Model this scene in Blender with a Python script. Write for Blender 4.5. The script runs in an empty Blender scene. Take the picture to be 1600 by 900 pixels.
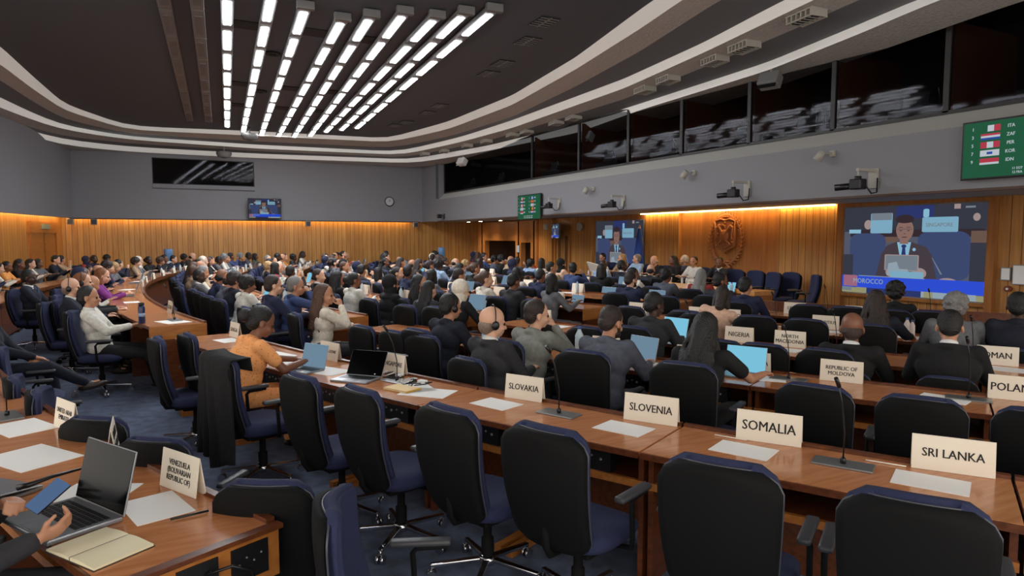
import bpy, bmesh, math, random
from mathutils import Vector, Matrix, Euler
PI = math.pi
rnd = random.Random(7)
SC = bpy.context.scene
COL = SC.collection

# ------------------------------------------------------------------ camera, world, exposure
H = 1.85
YAW = math.atan(538 / 1050.0)
PITCH = math.atan(79 / 1050.0)
FH = Vector((math.sin(YAW), math.cos(YAW), 0))
RR = Vector((math.cos(YAW), -math.sin(YAW), 0))
FF = FH * math.cos(PITCH) - Vector((0, 0, math.sin(PITCH)))
UU = RR.cross(FF)
cam_d = bpy.data.cameras.new('camera')
cam_d.sensor_width = 36.0
cam_d.lens = 36.0 * 1050 / 1600
cam_d.clip_start = 0.05
cam_d.clip_end = 200
cam = bpy.data.objects.new('camera', cam_d)
COL.objects.link(cam)
cam.matrix_world = Matrix(((RR.x, UU.x, -FF.x, 0), (RR.y, UU.y, -FF.y, 0), (RR.z, UU.z, -FF.z, H), (0, 0, 0, 1)))
SC.camera = cam
wd = bpy.data.worlds.new('world')
SC.world = wd
wd.use_nodes = True
wd.node_tree.nodes['Background'].inputs[0].default_value = (1.0, 0.93, 0.85, 1)
wd.node_tree.nodes['Background'].inputs[1].default_value = 0.62
SC.view_settings.view_transform = 'Standard'
SC.view_settings.look = 'None'
SC.view_settings.exposure = 1.85
SC.view_settings.gamma = 1.0
SC.view_settings.use_curve_mapping = False
PANEL_E = 9.5      # ceiling light panels
COVE_E = 0.10      # emission put into the white cove bands of the ceiling
WARM_E = 10.5       # warm strips grazing the timber walls
TASK_W = 60.0

def ray(px, py):
    return FF + RR * ((px - 800) / 1050.0) - UU * ((py - 450) / 1050.0)
def at_z(px, py, z):
    d = ray(px, py); return Vector((0, 0, H)) + d * ((z - H) / d.z)
def at_x(px, py, x):
    d = ray(px, py); return Vector((0, 0, H)) + d * (x / d.x)
def at_y(px, py, y):
    d = ray(px, py); return Vector((0, 0, H)) + d * (y / d.y)
def pix(p):
    v = Vector(p) - Vector((0, 0, H)); c = v.dot(FF)
    return 800 + 1050 * v.dot(RR) / c, 450 - 1050 * v.dot(UU) / c
CX, CY = 26.7, 15.3
def pol(r, deg, z=0.0):
    t = math.radians(deg); return Vector((CX - r * math.cos(t), CY - r * math.sin(t), z))
def rth(p):
    return math.hypot(CX - p[0], CY - p[1]), math.degrees(math.atan2(CY - p[1], CX - p[0]))
def th_at(px, r, z=1.1):          # angle on circle r seen in image column px
    lo, hi = -20.0, 40.0
    for _ in range(50):
        m = (lo + hi) / 2
        p = pol(r, m, z)
        c = (p - Vector((0, 0, H))).dot(FF)
        v = pix(p)[0] if c > 0.3 else 9999
        if v < px: lo = m
        else: hi = m
    return (lo + hi) / 2

# ------------------------------------------------------------------ materials
MATS = {}
def srgb(c):
    return tuple(((v / 255.0) / 12.92 if v / 255.0 <= 0.04045 else (((v / 255.0) + 0.055) / 1.055) ** 2.4) for v in c)
def mat(name, rgb, rough=0.6, metal=0.0, emit=0.0, noise=0.0, nscale=20.0, bump=0.0, bscale=200.0, spec=0.5, coat=0.0):
    if name in MATS: return MATS[name]
    m = bpy.data.materials.new(name); m.use_nodes = True
    nt = m.node_tree; b = nt.nodes['Principled BSDF']
    c = srgb(rgb)
    b.inputs['Base Color'].default_value = (*c, 1)
    b.inputs['Roughness'].default_value = rough
    b.inputs['Metallic'].default_value = metal
    b.inputs['Specular IOR Level'].default_value = spec
    if coat: b.inputs['Coat Weight'].default_value = coat
    if emit:
        b.inputs['Emission Color'].default_value = (*c, 1)
        b.inputs['Emission Strength'].default_value = emit
    if noise:
        tc = nt.nodes.new('ShaderNodeTexCoord'); n = nt.nodes.new('ShaderNodeTexNoise')
        n.inputs['Scale'].default_value = nscale; n.inputs['Detail'].default_value = 4
        nt.links.new(tc.outputs['Object'], n.inputs['Vector'])
        r = nt.nodes.new('ShaderNodeValToRGB')
        r.color_ramp.elements[0].position = 0.3; r.color_ramp.elements[1].position = 0.7
        r.color_ramp.elements[0].color = (*[v * (1 - noise) for v in c], 1)
        r.color_ramp.elements[1].color = (*[min(1, v * (1 + noise)) for v in c], 1)
        nt.links.new(n.outputs['Fac'], r.inputs['Fac']); nt.links.new(r.outputs['Color'], b.inputs['Base Color'])
    if bump:
        tc = nt.nodes.new('ShaderNodeTexCoord'); n = nt.nodes.new('ShaderNodeTexNoise')
        n.inputs['Scale'].default_value = bscale; n.inputs['Detail'].default_value = 3
        nt.links.new(tc.outputs['Object'], n.inputs['Vector'])
        bp = nt.nodes.new('ShaderNodeBump'); bp.inputs['Strength'].default_value = bump; bp.inputs['Distance'].default_value = 0.02
        nt.links.new(n.outputs['Fac'], bp.inputs['Height']); nt.links.new(bp.outputs['Normal'], b.inputs['Normal'])
    MATS[name] = m
    return m
def glow(name, rgb, e=1.0):
    if name in MATS: return MATS[name]
    m = bpy.data.materials.new(name); m.use_nodes = True
    nt = m.node_tree; nt.nodes.clear()
    o = nt.nodes.new('ShaderNodeOutputMaterial'); em = nt.nodes.new('ShaderNodeEmission')
    em.inputs[0].default_value = (*srgb(rgb), 1); em.inputs[1].default_value = e if e > 2 else e / 3.6
    nt.links.new(em.outputs[0], o.inputs[0]); MATS[name] = m
    return m
def wood_mat(name, rgb, dark, axis='Y', plank=0.16, rough=0.45, groove=True, coat=0.0):
    """vertical boards: world position along `axis` picks the board, grooves between, long grain"""
    if name in MATS: return MATS[name]
    m = bpy.data.materials.new(name); m.use_nodes = True
    nt = m.node_tree; b = nt.nodes['Principled BSDF']; L = nt.links; N = nt.nodes
    b.inputs['Roughness'].default_value = rough
    if coat: b.inputs['Coat Weight'].default_value = coat
    g = N.new('ShaderNodeTexCoord'); sp = N.new('ShaderNodeSeparateXYZ'); L.new(g.outputs['Object'], sp.inputs[0])
    dv = N.new('ShaderNodeMath'); dv.operation = 'DIVIDE'; dv.inputs[1].default_value = plank; L.new(sp.outputs[axis], dv.inputs[0])
    fl = N.new('ShaderNodeMath'); fl.operation = 'FLOOR'; L.new(dv.outputs[0], fl.inputs[0])
    wn = N.new('ShaderNodeTexWhiteNoise'); wn.noise_dimensions = '1D'; L.new(fl.outputs[0], wn.inputs['W'])
    mp = N.new('ShaderNodeMapping'); L.new(g.outputs['Object'], mp.inputs[0])
    mp.inputs['Scale'].default_value = (9, 9, 0.7)
    no = N.new('ShaderNodeTexNoise'); no.inputs['Scale'].default_value = 2.0; no.inputs['Detail'].default_value = 5; L.new(mp.outputs[0], no.inputs['Vector'])
    ad = N.new('ShaderNodeMath'); ad.operation = 'ADD'; L.new(no.outputs['Fac'], ad.inputs[0])
    sc = N.new('ShaderNodeMath'); sc.operation = 'MULTIPLY'; sc.inputs[1].default_value = 0.30; L.new(wn.outputs['Value'], sc.inputs[0]); L.new(sc.outputs[0], ad.inputs[1])
    rp = N.new('ShaderNodeValToRGB'); rp.color_ramp.elements[0].position = 0.3; rp.color_ramp.elements[1].position = 0.95
    rp.color_ramp.elements[0].color = (*srgb(dark), 1); rp.color_ramp.elements[1].color = (*srgb(rgb), 1)
    L.new(ad.outputs[0], rp.inputs['Fac'])
    if groove:
        fr = N.new('ShaderNodeMath'); fr.operation = 'FRACT'; L.new(dv.outputs[0], fr.inputs[0])
        gt = N.new('ShaderNodeMath'); gt.operation = 'GREATER_THAN'; gt.inputs[1].default_value = 0.09; L.new(fr.outputs[0], gt.inputs[0])
        mx = N.new('ShaderNodeMixRGB'); mx.inputs[1].default_value = (*[v * 0.5 for v in srgb(dark)], 1)
        L.new(gt.outputs[0], mx.inputs[0]); L.new(rp.outputs['Color'], mx.inputs[2]); L.new(mx.outputs[0], b.inputs['Base Color'])
    else:
        L.new(rp.outputs['Color'], b.inputs['Base Color'])
    MATS[name] = m
    return m
def desk_mat(name, rgb, dark, rough=0.16):
    if name in MATS: return MATS[name]
    m = bpy.data.materials.new(name); m.use_nodes = True
    nt = m.node_tree; b = nt.nodes['Principled BSDF']; L = nt.links; N = nt.nodes
    b.inputs['Roughness'].default_value = rough
    g = N.new('ShaderNodeTexCoord'); mp = N.new('ShaderNodeMapping'); L.new(g.outputs['Object'], mp.inputs[0])
    mp.inputs['Scale'].default_value = (1.5, 16, 16)
    no = N.new('ShaderNodeTexNoise'); no.inputs['Scale'].default_value = 2.2; no.inputs['Detail'].default_value = 6; L.new(mp.outputs[0], no.inputs['Vector'])
    rp = N.new('ShaderNodeValToRGB'); rp.color_ramp.elements[0].position = 0.3; rp.color_ramp.elements[1].position = 0.75
    rp.color_ramp.elements[0].color = (*srgb(dark), 1); rp.color_ramp.elements[1].color = (*srgb(rgb), 1)
    L.new(no.outputs['Fac'], rp.inputs['Fac']); L.new(rp.outputs['Color'], b.inputs['Base Color'])
    MATS[name] = m
    return m

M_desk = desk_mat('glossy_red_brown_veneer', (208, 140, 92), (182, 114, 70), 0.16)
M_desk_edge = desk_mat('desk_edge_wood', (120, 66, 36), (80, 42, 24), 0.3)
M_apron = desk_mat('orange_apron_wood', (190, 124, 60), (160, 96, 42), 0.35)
M_under = mat('dark_desk_interior', (40, 32, 28), 0.7)
M_box = mat('black_control_box', (22, 22, 24), 0.4)
M_slat = wood_mat('timber_boards_back', (206, 152, 84), (166, 112, 54), 'X', 0.17)
M_slaty = wood_mat('timber_boards_side', (204, 146, 78), (160, 104, 50), 'Y', 0.17)
M_emb_w = wood_mat('red_timber_panel', (190, 128, 70), (150, 92, 46), 'Y', 0.42, 0.3, False)
M_pod = wood_mat('podium_veneer', (198, 132, 72), (160, 100, 50), 'Y', 0.8, 0.35, False)
M_grey = mat('grey_wall_paint', (134, 134, 139), 0.85, bump=0.05, bscale=30)
M_ledge = mat('pale_ledge_paint', (172, 171, 166), 0.85)
M_ceil = mat('dark_grey_ceiling', (86, 92, 99), 0.9)
M_ceil2 = mat('grey_ceiling_step', (112, 116, 120), 0.9)
M_rough = mat('rough_textured_plaster', (196, 194, 188), 0.95, noise=0.12, nscale=25, bump=0.9, bscale=24)
M_cove = mat('glowing_cove_band', (214, 212, 206), 0.8, emit=COVE_E)  # white riser; light of hidden cove lamps put in as weak emission
M_carpet = mat('blue_carpet', (96, 106, 128), 0.95, noise=0.3, nscale=9, bump=0.3, bscale=300)
M_navy = mat('navy_wool_fabric', (38, 44, 78), 0.9, noise=0.12, nscale=60, bump=0.2, bscale=500)
M_black = mat('black_chair_shell', (10, 10, 11), 0.8, spec=0.25)
M_pipe = mat('grey_piping', (74, 76, 86), 0.4, 0.2)
M_chrome = mat('chrome', (200, 200, 204), 0.18, 1.0)
M_pad = mat('grey_arm_pad', (62, 62, 66), 0.5)
M_card = mat('cream_name_card', (240, 230, 212), 0.8)
M_ink = mat('black_print', (24, 22, 22), 0.7)
M_paper = mat('white_paper', (244, 241, 236), 0.8)
M_alu = mat('laptop_aluminium', (150, 153, 158), 0.35, 0.6)
M_dkscr = mat('dark_glass_screen', (5, 5, 6), 0.1, spec=0.08)
M_lcd = glow('lit_laptop_screen', (128, 200, 228), 0.9)
M_lcd2 = glow('dim_laptop_screen', (118, 146, 168), 0.8)
M_plast = mat('black_plastic', (18, 18, 20), 0.35)
M_steel = mat('brushed_plate', (150, 152, 152), 0.35, 0.7)
M_white = mat('white_plastic', (225, 225, 222), 0.5)

# ------------------------------------------------------------------ mesh helpers
def link(name, me, mats=(), parent=None, loc=None):
    o = bpy.data.objects.new(name, me); COL.objects.link(o)
    for m in (mats if isinstance(mats, (list, tuple)) else [mats]):
        if m is not None and len(me.materials) < 20: me.materials.append(m)
    if parent is not None: o.parent = parent
    if loc is not None: o.location = loc
    return o
def to_me(bm, name='mesh', smooth=False):
    me = bpy.data.meshes.new(name); bm.normal_update(); bm.to_mesh(me); bm.free()
    if smooth:
        for p in me.polygons: p.use_smooth = True
    return me
def tag(o, label, cat=None, group=None, kind=None):
    if label: o['label'] = label
    if cat: o['category'] = cat
    if group: o['group'] = group
    if kind: o['kind'] = kind
    return o
def empty(name, loc=(0, 0, 0), rz=0.0, label=None, cat=None, group=None):
    o = bpy.data.objects.new(name, None); COL.objects.link(o)
    o.location = loc; o.rotation_euler = (0, 0, rz); o.empty_display_size = 0.05
    return tag(o, label, cat, group)
def struct(name, me, mats, loc=None):
    o = link(name, me, mats, None, loc); o['kind'] = 'structure'; return o
def copy_tree(o, parent=None):
    c = o.copy(); COL.objects.link(c)
    if parent is not None: c.parent = parent
    for ch in [k for k in KIDS.get(o, [])] if o in KIDS else list(o.children): copy_tree(ch, c)
    return c
KIDS = {}
def bx(bm, c, s, rot=None, mi=0, bev=0.0):
    """box centre c, size s"""
    t = bmesh.new(); bmesh.ops.create_cube(t, size=1.0)
    for v in t.verts: v.co = Vector((v.co.x * s[0], v.co.y * s[1], v.co.z * s[2]))
    if bev: bmesh.ops.bevel(t, geom=list(t.edges), offset=bev, segments=2, affect='EDGES', profile=0.5)
    if rot is not None:
        for v in t.verts: v.co = rot @ v.co
    mp = {}
    for v in t.verts: mp[v] = bm.verts.new(v.co + Vector(c))
    for f in t.faces:
        nf = bm.faces.new([mp[v] for v in f.verts]); nf.material_index = mi
        nf.smooth = False
    t.free()
def tube(bm, pts, r, n=8, mi=0, r2=None):
    pts = [Vector(p) for p in pts]; rings = []
    for i, p in enumerate(pts):
        a = pts[max(0, i - 1)]; b = pts[min(len(pts) - 1, i + 1)]
        d = (b - a).normalized(); u = d.orthogonal().normalized() if i == 0 else (u - d * u.dot(d)).normalized()
        w = d.cross(u); rr = r if r2 is None else r + (r2 - r) * i / (len(pts) - 1)
        rings.append([bm.verts.new(p + (u * math.cos(2 * PI * k / n) + w * math.sin(2 * PI * k / n)) * rr) for k in range(n)])
    for a, b in zip(rings, rings[1:]):
        for k in range(n):
            f = bm.faces.new((a[k], a[(k + 1) % n], b[(k + 1) % n], b[k])); f.smooth = True; f.material_index = mi
    for rg, s in ((rings[0], -1), (rings[-1], 1)):
        f = bm.faces.new(rg if s > 0 else rg[::-1]); f.material_index = mi
def lathe(bm, prof, c=(0, 0, 0), n=16, mi=0):
    rings = []
    for r, z in prof:
        rings.append([bm.verts.new(Vector(c) + Vector((r * math.cos(2 * PI * k / n), r * math.sin(2 * PI * k / n), z))) for k in range(n)])
    for a, b in zip(rings, rings[1:]):
        for k in range(n):
            f = bm.faces.new((a[k], a[(k + 1) % n], b[(k + 1) % n], b[k])); f.smooth = True; f.material_index = mi
    f = bm.faces.new(rings[0][::-1]); f.material_index = mi
    f = bm.faces.new(rings[-1]); f.material_index = mi
def quad(bm, a, b, c, d, mi=0):
    f = bm.faces.new([bm.verts.new(Vector(p)) for p in (a, b, c, d)]); f.material_index = mi; return f
def arc_slab(bm, r0, r1, ta, tb, z0, z1, org, mi=0, step=0.7):
    n = max(1, int(math.ceil(abs(tb - ta) / step)))
    cols = []
    for i in range(n + 1):
        t = ta + (tb - ta) * i / n
        cols.append([bm.verts.new(pol(r, t, z) - Vector(org)) for r, z in ((r0, z0), (r1, z0), (r1, z1), (r0, z1))])
    for a, b in zip(cols, cols[1:]):
        for k in range(4):
            f = bm.faces.new((a[k], b[k], b[(k + 1) % 4], a[(k + 1) % 4])); f.material_index = mi
    bm.faces.new(cols[0]).material_index = mi; bm.faces.new(cols[-1][::-1]).material_index = mi
def fixn(bm):
    bmesh.ops.recalc_face_normals(bm, faces=list(bm.faces))
TXT = {}
def text_me(s, size, bold=0.0, extr=0.0006, align='CENTER'):
    k = (s, round(size, 4), bold, align)
    if k in TXT: return TXT[k]
    c = bpy.data.curves.new('text', 'FONT'); c.body = s; c.size = size; c.align_x = align; c.align_y = 'CENTER'
    c.extrude = extr; c.resolution_u = 2; c.space_line = 1.0
    o = bpy.data.objects.new('tmp', c); COL.objects.link(o)
    dg = bpy.context.evaluated_depsgraph_get()
    me = bpy.data.meshes.new_from_object(o.evaluated_get(dg))
    me.materials.clear()
    b_ = bmesh.new()
    for dx in ((-1, 0, 1) if bold else (0,)):
        n_ = len(b_.verts); b_.from_mesh(me); b_.verts.ensure_lookup_table()
        for v in b_.verts[n_:]: v.co.x = v.co.x * 0.9 + dx * size * 0.014; v.co.z += dx * 0.0001
    b_.to_mesh(me); b_.free()
    bpy.data.objects.remove(o); bpy.data.curves.remove(c)
    TXT[k] = me
    return me

# ------------------------------------------------------------------ soft-body helper (voxel union of capsules and ellipsoids)
_ico = {}
def _sphere(sub):
    if sub not in _ico:
        t = bmesh.new(); bmesh.ops.create_icosphere(t, subdivisions=sub, radius=1.0)
        _ico[sub] = ([v.co.copy() for v in t.verts], [[v.index for v in f.verts] for f in t.faces]); t.free()
    return _ico[sub]
def add_ell(acc, c, r, rot=None, sub=3):
    vs, fs = _sphere(sub); b = len(acc[0]); c = Vector(c)
    for v in vs:
        p = Vector((v.x * r[0], v.y * r[1], v.z * r[2]))
        if rot is not None: p = rot @ p
        acc[0].append(c + p)
    for f in fs: acc[1].append([i + b for i in f])
def add_cap(acc, p0, p1, r0, r1, sub=2, flat=1.0, fdir=None):
    vs, fs = _sphere(sub); b = len(acc[0]); p0 = Vector(p0); p1 = Vector(p1)
    d = (p1 - p0); L = d.length; q = Vector((0, 0, 1)).rotation_difference(d.normalized() if L > 1e-6 else Vector((0, 0, 1)))
    for v in vs:
        if v.z >= 0: p = p1 + (q @ v) * r1
        else: p = p0 + (q @ v) * r0
        acc[0].append(p)
    for f in fs: acc[1].append([i + b for i in f])
def xf(acc, start, M):
    for i in range(start, len(acc[0])): acc[0][i] = M @ acc[0][i]
def remesh(acc, voxel, smooth=3, name='mesh'):
    me = bpy.data.meshes.new('tmp'); me.from_pydata([tuple(v) for v in acc[0]], [], acc[1]); me.update()
    o = bpy.data.objects.new('tmp', me); COL.objects.link(o)
    m = o.modifiers.new('r', 'REMESH'); m.mode = 'VOXEL'; m.voxel_size = voxel; m.use_smooth_shade = True
    if smooth:
        s = o.modifiers.new('s', 'SMOOTH'); s.factor = 0.5; s.iterations = smooth
    dg = bpy.context.evaluated_depsgraph_get()
    r = bpy.data.meshes.new_from_object(o.evaluated_get(dg)); r.name = name
    bpy.data.objects.remove(o); bpy.data.meshes.remove(me)
    for p in r.polygons: p.use_smooth = True
    return r

# ------------------------------------------------------------------ people
SKIN = [mat('skin_light', (216, 168, 140), 0.55), mat('skin_tan', (186, 134, 104), 0.55), mat('skin_brown', (128, 84, 62), 0.5), mat('skin_dark', (72, 48, 38), 0.45)]
HAIR = {k: mat('hair_' + k, c, 0.5, noise=0.2, nscale=60, bump=0.6, bscale=90) for k, c in dict(black=(20, 18, 18), darkbrown=(42, 30, 26), brown=(78, 52, 38), auburn=(128, 78, 44), blond=(176, 142, 96), grey=(128, 126, 124), stubble=(132, 112, 98), shaven=(62, 44, 36), white=(196, 192, 184)).items()}
CLOTH = {k: mat('cloth_' + k, c, 0.9, noise=0.14, nscale=30, bump=0.42, bscale=17) for k, c in dict(
    black=(20, 20, 22), charcoal=(44, 44, 48), navy=(32, 38, 66), darknavy=(24, 28, 42), blue=(56, 72, 116), grey=(104, 104, 108), greyblue=(84, 88, 100),
    sage=(132, 134, 126), white=(214, 210, 200), cream=(222, 212, 196), orange=(236, 160, 84), stub=(120, 104, 94), purple=(132, 54, 134), pink=(226, 184, 158),
    red=(150, 50, 44), lightblue=(150, 176, 206), tan=(176, 150, 122), green=(70, 96, 74)).items()}
M_shirt = mat('shirt_collar_cloth', (226, 226, 224), 0.8)
M_shoe = mat('shoe_leather', (46, 32, 24), 0.4)
M_eye = mat('eye_white_and_iris', (40, 30, 26), 0.2)
M_tie = mat('tie_cloth', (60, 66, 110), 0.7)

def flower_mat():
    m = bpy.data.materials.new('orange_flowered_cloth'); m.use_nodes = True
    nt = m.node_tree; b = nt.nodes['Principled BSDF']; b.inputs['Roughness'].default_value = 0.9
    tc = nt.nodes.new('ShaderNodeTexCoord'); v = nt.nodes.new('ShaderNodeTexVoronoi'); v.inputs['Scale'].default_value = 42
    nt.links.new(tc.outputs['Object'], v.inputs['Vector'])
    r = nt.nodes.new('ShaderNodeValToRGB'); r.color_ramp.elements[0].position = 0.22; r.color_ramp.elements[1].position = 0.34
    r.color_ramp.elements[0].color = (*srgb((222, 142, 66)), 1); r.color_ramp.elements[1].color = (*srgb((250, 172, 108)), 1)
    nt.links.new(v.outputs['Distance'], r.inputs['Fac']); nt.links.new(r.outputs['Color'], b.inputs['Base Color'])
    return m
M_flower = flower_mat()

def ik(S, W, l1, l2, pole):
    S = Vector(S); W = Vector(W); d = W - S; L = min(d.length, (l1 + l2) * 0.985)
    dn = d.normalized(); W = S + dn * L
    a = (l1 * l1 - l2 * l2 + L * L) / (2 * L); h = math.sqrt(max(0.0004, l1 * l1 - a * a))
    pl = Vector(pole); pl = (pl - dn * pl.dot(dn)).normalized()
    return S + dn * a + pl * h, W

def build_person(p, voxel=0.011, crowd=False):
    """seated figure facing +Y, origin on the floor under the hips; returns dict of meshes"""
    g = p.get
    lean = math.radians(g('lean', 8)); side = math.radians(g('side', 0)); tw = math.radians(g('twist', 0))
    fem = g('fem', False); k = 0.93 if fem else 1.0
    bulk = g('bulk', 1.0)
    P0 = Vector((0, 0, 0.555)); T = Matrix.Translation(P0) @ Euler((-lean, side, tw), 'YXZ').to_matrix().to_4x4()
    def tp(x, y, z): return T @ Vector((x, y, z))
    sw = 0.185 * k
    Sl, Sr = tp(-sw, 0.0, 0.44), tp(sw, 0.0, 0.44)
    N0, N1 = tp(0, -0.01, 0.46), tp(0, 0.018, 0.535)
    hands = [(Sl, Vector(g('lh', (-0.16, 0.42, 0.80))), -1), (Sr, Vector(g('rh', (0.16, 0.42, 0.80))), 1)]
    acc = ([], [])           # skin
    top = ([], [])
    trs = ([], [])
    sho = ([], []); sho2 = ([], [])
    rotT = T.to_3x3()
    # torso
    for a, e in ((acc, -0.045), (top, 0.0)):
        add_ell(a, tp(0, 0, 0.03), ((0.17 + e) * bulk, (0.125 + e) * bulk, 0.13), rotT)
        add_ell(a, tp(0, 0.012, 0.17), ((0.152 * k + e) * bulk, (0.118 + e) * bulk, 0.16), rotT)
        add_ell(a, tp(0, 0.005, 0.31), ((0.178 * k + e) * bulk, (0.122 + e) * bulk, 0.155 + e), rotT)
        if a is top: add_ell(a, tp(0, -0.018, 0.478), (0.078, 0.068, 0.042), rotT)
        if fem: add_ell(a, tp(0, 0.07, 0.29), (0.13 + e, 0.075 + e, 0.075), rotT)
        add_cap(a, tp(-sw + 0.03, 0, 0.428), tp(sw - 0.03, 0, 0.428), 0.068 + e, 0.068 + e, 3)
        add_cap(a, tp(-0.09, -0.01, 0.45), tp(0, -0.012, 0.475), 0.045 + e * .5, 0.055 + e * .6, 2)
        add_cap(a, tp(0.09, -0.01, 0.45), tp(0, -0.012, 0.475), 0.045 + e * .5, 0.055 + e * .6, 2)
    add_cap(acc, N0, N1, 0.056 * k, 0.052 * k, 3)
    # arms and hands
    short = g('short', False)
    for S, W, s in hands:
        E_, W = ik(S, W, 0.285 * k, 0.255 * k, g('pole_l' if s < 0 else 'pole_r', (s * 0.55, -0.25, -0.8)))
        fd = (W - E_).normalized()
        add_cap(acc, S, E_, 0.047 * k, 0.038 * k, 3); add_cap(acc, E_, W, 0.038 * k, 0.025, 3)
        if not short:
            add_cap(top, S, E_, 0.068 * k, 0.054 * k, 3); add_cap(top, E_, W - fd * 0.02, 0.053 * k, 0.038, 3)
        else:
            add_cap(top, S, S + (E_ - S) * 0.62, 0.068 * k, 0.06 * k, 3)
        pn = Vector(g('pn_l' if s < 0 else 'pn_r', (0, 0, -1)))      # palm normal
        pn = (pn - fd * pn.dot(fd)).normalized(); sd = fd.cross(pn) * s   # towards the thumb... sign below
        sd = fd.cross(pn); sd = sd if s > 0 else -sd                  # little-finger side is -sd
        rot = Matrix((sd, fd, -pn)).transposed()
        add_ell(acc, W + fd * 0.05, (0.038 * k, 0.05 * k, 0.016), rot)
        curl = g('curl', 0.35)
        cl = g('curl_l', curl) if s < 0 else g('curl_r', curl)
        for i, (ox, ln) in enumerate(((0.029, 0.072), (0.010, 0.082), (-0.009, 0.077), (-0.027, 0.060))):
            a0 = W + fd * 0.088 + sd * ox; ln *= k
            d1 = (fd * math.cos(cl) + pn * math.sin(cl)).normalized(); d2 = (fd * math.cos(cl * 2.4) + pn * math.sin(cl * 2.4)).normalized()
            m1 = a0 + d1 * ln * 0.5; m2 = m1 + d2 * ln * 0.5
            add_cap(acc, a0 - fd * 0.02, m1, 0.0095, 0.0088, 2); add_cap(acc, m1, m2, 0.0088, 0.0072, 2)
        th = W + fd * 0.022 + sd * 0.03; t1 = th + (fd * 0.6 + sd * 0.65 + pn * 0.3).normalized() * 0.036
        add_cap(acc, W + fd * 0.02 + sd * 0.012, t1, 0.013, 0.0105, 2); add_cap(acc, t1, t1 + (fd * 0.9 + sd * 0.15 + pn * 0.35).normalized() * 0.032, 0.0105, 0.008, 2)
    # legs
    kn = g('knees', [(-0.13, 0.46, 0.53), (0.13, 0.46, 0.53)]); ft = g('feet', [(-0.13, 0.50, 0.07), (0.13, 0.50, 0.07)])
    for i, s in ((0, -1), (1, 1)):
        h = Vector((0.09 * s, 0.02, 0.55)); K = Vector(kn[i]); A = Vector(ft[i])
        add_cap(acc, h, K, 0.06, 0.045, 2); add_cap(acc, K, A, 0.042, 0.032, 2)
        add_cap(trs, h, K, 0.088, 0.064, 3); add_cap(trs, K, A + Vector((0, 0, 0.03)), 0.062, 0.05, 3)
        fdv = Vector(g('toe', [(0, 1, -0.12), (0, 1, -0.12)])[i]).normalized()
        add_cap(acc, A, A + fdv * 0.12, 0.03, 0.024, 2)
        q = Vector((0, 1, 0)).rotation_difference(fdv).to_matrix()
        sh_ = sho if i == 0 else sho2
        add_ell(sh_, A + fdv * 0.075 + Vector((0, 0, -0.025)), (0.046, 0.14, 0.038), q); add_cap(sh_, A, A + fdv * 0.05, 0.045, 0.04, 2)
    add_ell(trs, P0 + Vector((0, 0, -0.01)), (0.175, 0.14, 0.10))
    # head
    hy = math.radians(g('hy', 0)); hp = math.radians(g('hp', 0)); hr = math.radians(g('hr', 0))
    HM = Matrix.Translation(N1 + Vector((0, 0, -0.008))) @ Euler((-hp - lean * 0.25, hr, hy + tw * 0.5), 'XYZ').to_matrix().to_4x4()
    HM = Matrix.Translation(N1 + Vector((0, 0, -0.008))) @ Matrix.Rotation(hy, 4, 'Z') @ Matrix.Rotation(-hp, 4, 'X') @ Matrix.Rotation(hr, 4, 'Y') @ Matrix.Scale(1.09, 4)
    st = len(acc[0])
    add_ell(acc, (0, -0.012, 0.128), (0.076, 0.096, 0.088)); add_ell(acc, (0, 0.028, 0.066), (0.059, 0.062, 0.072)); add_ell(acc, (0, 0.058, 0.014), (0.028, 0.024, 0.02))
    add_cap(acc, (0, 0.088, 0.092), (0, 0.106, 0.060), 0.007, 0.0125); add_ell(acc, (0, 0.077, 0.108), (0.048, 0.013, 0.009))
    add_ell(acc, (0, 0.085, 0.036), (0.022, 0.011, 0.007)); add_ell(acc, (0, 0.083, 0.027), (0.019, 0.010, 0.006))
    for s in (-1, 1):
        add_ell(acc, (0.079 * s, -0.006, 0.082), (0.009, 0.019, 0.030)); add_ell(acc, (0.036 * s, 0.062, 0.062), (0.024, 0.022, 0.022))
    xf(acc, st, HM)
    if k != 1.0: pass
    # hair
    hs = g('hair', 'short'); hr_ = ([], [])
    if hs in ('short', 'long', 'bun', 'bob', 'curly'):
        e = 0.012 if hs == 'curly' else 0.0
        add_ell(hr_, (0, -0.022, 0.135), (0.081 + e, 0.096 + e, 0.090 + e)); add_ell(hr_, (0, -0.058, 0.085), (0.069 + e, 0.056 + e, 0.066))
    if hs == 'long':
        add_cap(hr_, (-0.05, -0.04, 0.1), (-0.08, -0.065, -0.12), 0.046, 0.04); add_cap(hr_, (0.05, -0.04, 0.1), (0.08, -0.065, -0.12), 0.046, 0.04)
        add_cap(hr_, (0, -0.07, 0.1), (0, -0.125, -0.27), 0.07, 0.06); add_cap(hr_, (-0.07, -0.09, -0.1), (-0.085, -0.125, -0.26), 0.058, 0.04); add_cap(hr_, (0.07, -0.09, -0.1), (0.09, -0.12, -0.24), 0.058, 0.04); add_cap(hr_, (0.02, -0.12, -0.2), (0.03, -0.14, -0.33), 0.05, 0.03)
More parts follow.
